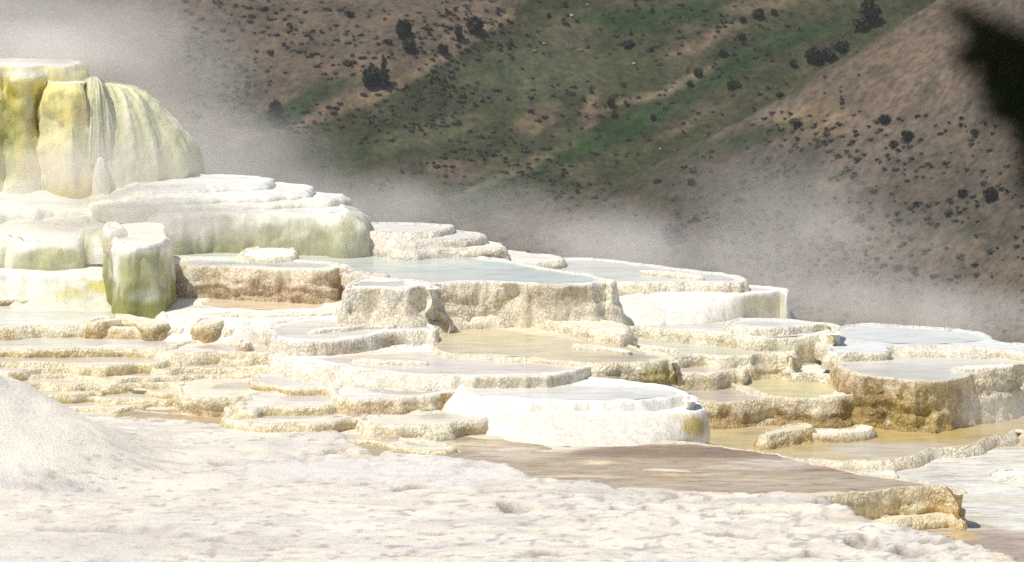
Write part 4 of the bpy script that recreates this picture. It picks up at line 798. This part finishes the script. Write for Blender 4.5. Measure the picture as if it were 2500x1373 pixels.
trees = [(985, 102, 50, 44, 'conifer', 'round'), (938, 222, 82, 34, 'conifer', 'cone'), (908, 222, 48, 54, 'bush', 'round'), (1000, 138, 34, 36, 'bush', 'round'), (1080, 138, 24, 34, 'bush', 'round'), (1120, 112, 46, 22, 'bush', 'round'), (1160, 92, 46, 44, 'bush', 'round'), (672, 318, 66, 44, 'bush', 'round'),
         (1135, 244, 15, 12, 'conifer', 'cone'), (1178, 250, 16, 13, 'conifer', 'cone'), (1052, 216, 16, 12, 'conifer', 'cone'), (1499, 292, 28, 17, 'conifer', 'cone'), (1492, 266, 30, 24, 'bush', 'round'), (1594, 296, 18, 17, 'bush', 'round'), (1535, 122, 22, 34, 'bush', 'round'), (1540, 92, 20, 12, 'conifer', 'cone'),
         (1532, 262, 12, 12, 'bush', 'round'), (1810, 106, 22, 24, 'bush', 'round'), (1852, 52, 26, 34, 'bush', 'round'), (1890, 40, 18, 20, 'bush', 'round'), (1814, 56, 18, 18, 'bush', 'round'), (2122, 62, 64, 56, 'bush', 'round'), (2100, 80, 30, 44, 'bush', 'round'), (1985, 156, 40, 44, 'bush', 'round'), (2020, 146, 30, 50, 'bush', 'round'), (2052, 124, 22, 44, 'bush', 'round'), (1936, 170, 24, 24, 'bush', 'round'),
         (1764, 148, 18, 26, 'bush', 'round'), (1790, 212, 14, 40, 'bush', 'round'), (1704, 198, 20, 24, 'bush', 'round'), (1684, 214, 18, 18, 'bush', 'round'), (1592, 30, 18, 14, 'conifer', 'cone'), (2160, 312, 26, 34, 'bush', 'round'), (2214, 354, 30, 36, 'bush', 'round'), (2182, 362, 20, 28, 'bush', 'round'), (1905, 245, 16, 22, 'bush', 'round'), (1590, 130, 16, 14, 'bush', 'round'), (2418, 500, 34, 40, 'bush', 'round'), (1380, 20, 18, 14, 'bush', 'round'), (1340, 45, 14, 14, 'bush', 'round'), (1640, 600, 46, 56, 'bush', 'round'), (2380, 330, 18, 26, 'bush', 'round')]
TL = {0: 'dark round juniper on the tan slope above the tallest pointed conifer', 1: 'tall pointed dark conifer standing on the pale crest in the upper left', 2: 'broad dark bush leaning against the tall pointed conifer', 3: 'dark bush just below the round juniper on the tan slope', 4: 'small dark bush low on the pale crest, right of the tall conifer', 5: 'slim grey bush higher along the pale crest', 6: 'wide grey scrub clump at the upper end of the pale crest', 7: 'hazy dark bush at the lower left end of the pale crest',
      21: 'big dark bush high in the gully beside the right hand ridge', 22: 'low dark bush touching the foot of the biggest gully bush', 23: 'first of three joined bushes in the gully below the right hand ridge, lowest', 24: 'middle one of three joined bushes in the gully below the right hand ridge', 25: 'upper one of three joined bushes in the gully below the right hand ridge', 32: 'round grey bush alone on the right hand slope', 33: 'largest grey bush on the right hand slope, near two others', 34: 'low grey bush left of the largest one on the right slope', 37: 'dark bush on the lower right slope beside the blurred branch', 40: 'faint dark bush behind the steam over the thin pale sheet',
      11: 'narrow dark conifer standing beside the pale curved scar', 12: 'rounded bush right behind the narrow conifer by the pale scar', 13: 'single dark bush right of the narrow conifer by the pale scar', 14: 'wide low bush in the middle of the upper green slope', 18: 'dark bush at the top of the pale bank under the green band'}
for i, (a, b_, h_, w_, nm, shp) in enumerate(trees):
    plant(a, b_, h_, w_, nm, TL.get(i, 'small dark pointed conifer dotted on the green slope' if nm == 'conifer' else 'small dark bush dotted along the green gullies'), None if i in TL else ('small conifers on the green slope' if nm == 'conifer' else 'small bushes along the gullies'), shp, i, 300 if h_ > 30 else 120)
# countable sagebrush on the slopes
protos = []
for k in range(5):
    v_, f_ = leafblob(46, .55, .7, .26, 'round', 60 + k); protos.append((v_, f_))
regions = [((1900, 280), (2500, 700), 110), ((620, 20), (1250, 200), 70), ((450, 30), (640, 300), 20), ((1250, 20), (1900, 300), 22), ((1500, 420), (2000, 640), 28)]
pm = []
for k, (v_, f_) in enumerate(protos):
    me = bpy.data.meshes.new('sagebrush'); me.from_pydata([tuple(q_) for q_ in v_], [], f_); me.materials.append(M_SHR); pm.append(me)
for (a0, b0), (a1, b1), n_ in regions:
    for k in range(n_):
        a = random.uniform(a0, a1); b_ = random.uniform(b0, b1); h = hit(a, b_)
        if h is None: continue
        o = bpy.data.objects.new('sagebrush', random.choice(pm)); C.objects.link(o); s = random.uniform(.3, .75) * (1.6 if random.random() < .15 else .8)
        o.location = (h[0], h[1], h[2] - .1); o.scale = (s * random.uniform(.9, 1.6), s, s * .9); o.rotation_euler = (0, 0, random.uniform(0, 6))
        rg = 'right hand slope' if a0 >= 1500 else ('upper left tan slope' if a1 < 1260 else 'middle green slope')
        tag(o, 'small dark sagebrush dotted on the ' + rg, 'sagebrush', 'sagebrush dotted over the ' + rg)
VV = []; FF = []
for (a0, b0), (a1, b1), n_ in [((1850, 300), (2560, 860), 700), ((450, 0), (1250, 330), 700), ((1000, 0), (2100, 450), 700), ((700, 280), (1400, 560), 300), ((1100, 400), (2000, 700), 500)]:
    for k in range(n_):
        a = random.uniform(a0, a1); b_ = random.uniform(b0, b1)
        if vn(np.array([[a / 90, b_ / 60, 3.]]), 77)[0] < random.uniform(-.5, .4): continue
        h = hit(a, b_)
        if h is None: continue
        v_, f_ = protos[k % 5]; s = random.uniform(.25, .7); i = len(VV); st_ = 4 * 18
        VV += [(q_[0] * s * 1.4 + h[0], q_[1] * s + h[1], q_[2] * s + h[2]) for q_ in v_[:st_]]; FF += [tuple(j + i for j in f2) for f2 in f_[:18]]
tag(mesh('scrub', VV, FF, M_SHR, None, None, smooth=False), kind='stuff')
# pale boulders on the green slope
M_ST = mat_plain('pale boulder', (.42, .38, .34), .9, .15, 2); M_RS = mat_plain('rusty boulder', (.28, .14, .09), .9, .2, 2)
for i, (a, b_, w_, mm, lab) in enumerate([(1328, 112, 12, M_ST, 'whitish boulder on the upper green slope'), (1395, 48, 14, M_ST, 'pinkish pale boulder high on the green slope'), (1418, 130, 16, M_RS, 'rust coloured boulder on the green slope below the pale ones'), (1305, 132, 14, M_RS, 'dull red boulder left of the rust coloured one'), (1548, 160, 12, M_ST, 'tan boulder low on the green slope'), (1434, 18, 10, M_ST, 'small white boulder at the top edge of the green slope'), (1455, 318, 9, M_ST, 'grey stone at the foot of the pale curved scar'), (1612, 372, 9, M_ST, 'flat tan rock in the green gully bottom')]):
    h = hit(a, b_); s = w_ / (F / h[1]) / 2 * .7
    import bmesh
    bm = bmesh.new(); bmesh.ops.create_icosphere(bm, subdivisions=3, radius=1)
    for v_ in bm.verts:
        k = 1 + .3 * float(vn(np.array([[*v_.co]]) * 1.3 + i * 7, i)[0]); v_.co = Vector((v_.co.x * s * k, v_.co.y * s * k, v_.co.z * s * .7 * k))
    me = bpy.data.meshes.new('boulder'); bm.to_mesh(me); bm.free(); me.materials.append(mm); o = bpy.data.objects.new('boulder', me); C.objects.link(o); o.location = (h[0], h[1], h[2] + s * .3); tag(o, lab, 'boulder')

# ------------------------------------------------------------------ tree beside the camera whose twig hangs into the upper right corner
M_NDL = mat_plain('near needles', (.016, .027, .007), .7, .4, 60)
def near(x, y, Yd=4.0):
    d = rayd(x, y); t = Yd / d[1]; return np.array((d[0] * t, Yd, CZ + d[2] * t))
tr = empty('juniper_tree', (1.9, 4.4, 9.2), 'near dark juniper whose blurred dark twigs hang into the upper right corner', 'tree')
tv, tf = tube([(1.9, 4.4, 8.6), (1.85, 4.35, 10.5), (1.95, 4.3, 12.5), (1.8, 4.2, 14.5), (1.7, 4.1, 16.0)], [.16, .13, .11, .07, .02], 10); mesh('trunk', tv, tf, M_BRK, tr)
cv, cf = leafblob(9000, 2.6, 4.2, .10, 'round', 5); cv = np.array(cv) + (1.3, 3.9, 12.45)
mesh('crown', cv, cf, M_NDL, tr, smooth=False)  # unseen crown added overhead to shade the hanging twigs
main = [near(3300, -900, 4.2), near(2900, -250, 4.1), near(2640, 50), near(2570, 300), near(2545, 520)]
bv, bf = tube([tuple(p) for p in main], [.02, .014, .008, .006, .003], 8); BV = [tuple(q_) for q_ in bv]; BF = [tuple(q_) for q_ in bf]
twigs = [[(2600, 110), (2440, 75), (2380, 50), (2325, 28)], [(2600, 120), (2470, 120), (2400, 110), (2350, 125)], [(2600, 150), (2470, 150), (2400, 155), (2345, 145)], [(2600, 220), (2500, 200), (2440, 210), (2405, 200)], [(2590, 280), (2510, 265), (2460, 275), (2425, 270)], [(2580, 330), (2520, 320), (2478, 335)], [(2570, 400), (2530, 390), (2490, 400)], [(2560, 450), (2525, 440), (2500, 455)], [(2600, 130), (2520, 120), (2470, 100)], [(2600, 140), (2530, 190), (2500, 260)], [(2600, 220), (2545, 290), (2515, 350)]]
NV = []; NF = []; r_ = np.random.default_rng(3)
for ti, tw in enumerate(twigs):
    dd = r_.uniform(-.05, .05)
    pw_ = np.array([near(a, b_, 4.0 + dd) for a, b_ in tw]); tv, tf = tube([tuple(p) for p in pw_], list(np.linspace(.004, .0012, len(pw_))), 5)
    i = len(BV); BV += [tuple(q_) for q_ in tv]; BF += [tuple(j + i for j in f2) for f2 in tf]
    L = len(pw_) - 1; cnt = (560 if ti < 3 else 900) if ti < 5 or ti > 7 else 220
    for k in range(cnt):
        u = r_.uniform(0, L); j = min(int(u), L - 1); c = pw_[j] * (1 - (u - j)) + pw_[j + 1] * (u - j)
        tap = 1 - .55 * u / L; c = c + r_.normal(size=3) * .0075 * tap
        a = r_.normal(size=3); a[2] -= .3; a /= np.linalg.norm(a); s = .0065 * r_.uniform(.6, 1.3)
        b2 = np.cross(a, r_.normal(size=3)); b2 /= np.linalg.norm(b2)
        i = len(NV); NV += [c, c + a * s + b2 * s * .3, c + a * s * 2, c + a * s - b2 * s * .3]; NF.append((i, i + 1, i + 2, i + 3))
br = mesh('branch', BV, BF, M_BRK, tr); nd = mesh('needles', NV, NF, M_NDL, br, smooth=False)
for v_ in nd.data.vertices: v_.co -= Vector(tr.location)

# ------------------------------------------------------------------ steam and haze
def steam_mat(name, dens, sc=.55, lo=.24, hi=.68):
    m = bpy.data.materials.new(name); m.use_nodes = True; nt = m.node_tree; nt.nodes.clear(); L = nt.links
    out = N(nt, 'ShaderNodeOutputMaterial'); pv = N(nt, 'ShaderNodeVolumePrincipled'); pv.inputs['Color'].default_value = (.99, .945, .90, 1); pv.inputs['Anisotropy'].default_value = .0
    tc = N(nt, 'ShaderNodeTexCoord'); ln = N(nt, 'ShaderNodeVectorMath', operation='LENGTH'); L.new(tc.outputs['Object'], ln.inputs[0])
    mr_ = N(nt, 'ShaderNodeMapRange', interpolation_type='SMOOTHSTEP'); mr_.inputs['From Min'].default_value = 1.0; mr_.inputs['From Max'].default_value = .1; L.new(ln.outputs['Value'], mr_.inputs['Value'])
    nz = noise(nt, coords(nt, (1, 1, .8)), sc, 5, .62); m2 = N(nt, 'ShaderNodeMapRange'); m2.inputs['From Min'].default_value = lo; m2.inputs['From Max'].default_value = hi; L.new(nz, m2.inputs['Value'])
    a = N(nt, 'ShaderNodeMath', operation='MULTIPLY'); L.new(mr_.outputs[0], a.inputs[0]); L.new(m2.outputs[0], a.inputs[1])
    c = N(nt, 'ShaderNodeMath', operation='MULTIPLY'); L.new(a.outputs[0], c.inputs[0]); c.inputs[1].default_value = dens
    L.new(c.outputs[0], pv.inputs['Density']); L.new(pv.outputs[0], out.inputs['Volume']); return m
STEAM = [  # px centre, depth, px radius x, y, depth radius m, density, noise scale
 (60, 60, 80.0, 480, 170, 2.2, .45, .5), (60, 110, 78.2, 330, 80, 1.0, .55, .7), (330, 190, 80.5, 380, 280, 2.2, .36, .4), (520, 400, 79.5, 400, 190, 2.0, .46, .45), (800, 520, 79.0, 420, 140, 1.8, .42, .6), (1130, 520, 79.5, 380, 120, 1.6, .20, .6),
 (1500, 610, 77.5, 230, 160, 1.6, .34, .8), (1400, 590, 78.5, 420, 90, 1.5, .22, .7), (1750, 660, 77.0, 330, 110, 1.6, .22, .7), (1900, 500, 79.0, 340, 190, 2.0, .14, .6), (2050, 740, 76.5, 480, 130, 1.8, .32, .8), (2380, 780, 76.0, 340, 110, 1.6, .30, .6),
 (230, 430, 74.6, 480, 120, .8, .42, .6), (520, 540, 72.9, 420, 90, .6, .26, .7), (250, 570, 72.2, 420, 90, .5, .14, .7), (2440, 1010, 66.0, 180, 80, .5, .25, .7), (900, 610, 72.4, 360, 50, .6, .12, .7), (120, 150, 75.2, 330, 70, .5, .30, .8), (200, 640, 71.6, 420, 70, .5, .12, .8), (1950, 600, 78.2, 520, 150, 1.8, .20, .6), (330, 330, 74.6, 300, 170, .6, .16, .8), (1500, 760, 69.9, 420, 60, .6, .07, .9)]
for i, (a, b_, Yd, rx, ry, rd, dn, sc) in enumerate(STEAM):
    s = Yd / F; c = near(a, b_, Yd)
    bm = bmesh.new(); bmesh.ops.create_icosphere(bm, subdivisions=3, radius=1); me = bpy.data.meshes.new('steam'); bm.to_mesh(me); bm.free(); me.materials.append(steam_mat('steam', dn / rd * 3.2, sc))
    o = bpy.data.objects.new('steam', me); C.objects.link(o); o.location = c; o.scale = (rx * s, rd, ry * s); tag(o, kind='stuff')
HAZE = .00012
if HAZE:
    bm = bmesh.new(); bmesh.ops.create_cube(bm, size=1); me = bpy.data.meshes.new('haze'); bm.to_mesh(me); bm.free()
    m = bpy.data.materials.new('haze'); m.use_nodes = True; nt = m.node_tree; nt.nodes.clear(); out = N(nt, 'ShaderNodeOutputMaterial'); pv = N(nt, 'ShaderNodeVolumePrincipled'); pv.inputs['Density'].default_value = HAZE; pv.inputs['Color'].default_value = (.95, .93, .97, 1); nt.links.new(pv.outputs[0], out.inputs['Volume'])
    me.materials.append(m); o = bpy.data.objects.new('haze', me); C.objects.link(o); o.scale = (900, 1340, 190); o.location = (0, 640, -14); tag(o, kind='stuff')

# ------------------------------------------------------------------ light, camera
SUN_EL, SUN_AZ = R(64), R(-122)   # azimuth from +Y towards +X: the sun stands high on the left, a little behind the terraces
sd = Vector((math.sin(SUN_AZ) * math.cos(SUN_EL), math.cos(SUN_AZ) * math.cos(SUN_EL), math.sin(SUN_EL)))
sl = bpy.data.lights.new('sun', 'SUN'); sl.energy = 4.2; sl.angle = R(.5); sl.color = (1, .945, .845); so = bpy.data.objects.new('sun', sl); C.objects.link(so); so.rotation_euler = sd.to_track_quat('Z', 'Y').to_euler(); so.location = (0, 60, 60)
w = bpy.data.worlds.new('World'); bpy.context.scene.world = w; w.use_nodes = True; nt = w.node_tree; bg = nt.nodes['Background']
sk = nt.nodes.new('ShaderNodeTexSky'); sk.sky_type = 'NISHITA'; sk.sun_disc = False; sk.sun_elevation = SUN_EL; sk.sun_rotation = SUN_AZ; sk.dust_density = 4.0; sk.ozone_density = .6; sk.altitude = 2000
nt.links.new(sk.outputs[0], bg.inputs[0]); bg.inputs[1].default_value = .11
cam = bpy.data.cameras.new('camera'); co = bpy.data.objects.new('camera', cam); C.objects.link(co); co.location = (0, 0, CZ); co.rotation_euler = (math.pi / 2 - PIT, 0, 0)
cam.sensor_width = 36; cam.angle = R(14); cam.clip_end = 5000; cam.clip_start = .1
cam.dof.use_dof = True; cam.dof.focus_distance = 71; cam.dof.aperture_fstop = 5.0
sc = bpy.context.scene; sc.camera = co; sc.view_settings.view_transform = 'Standard'; sc.view_settings.look = 'None'; sc.view_settings.exposure = -.02; sc.view_settings.gamma = 1
sc.cycles.volume_bounces = 2; sc.cycles.max_bounces = 8; sc.cycles.use_denoising = False; sc.cycles.use_adaptive_sampling = False
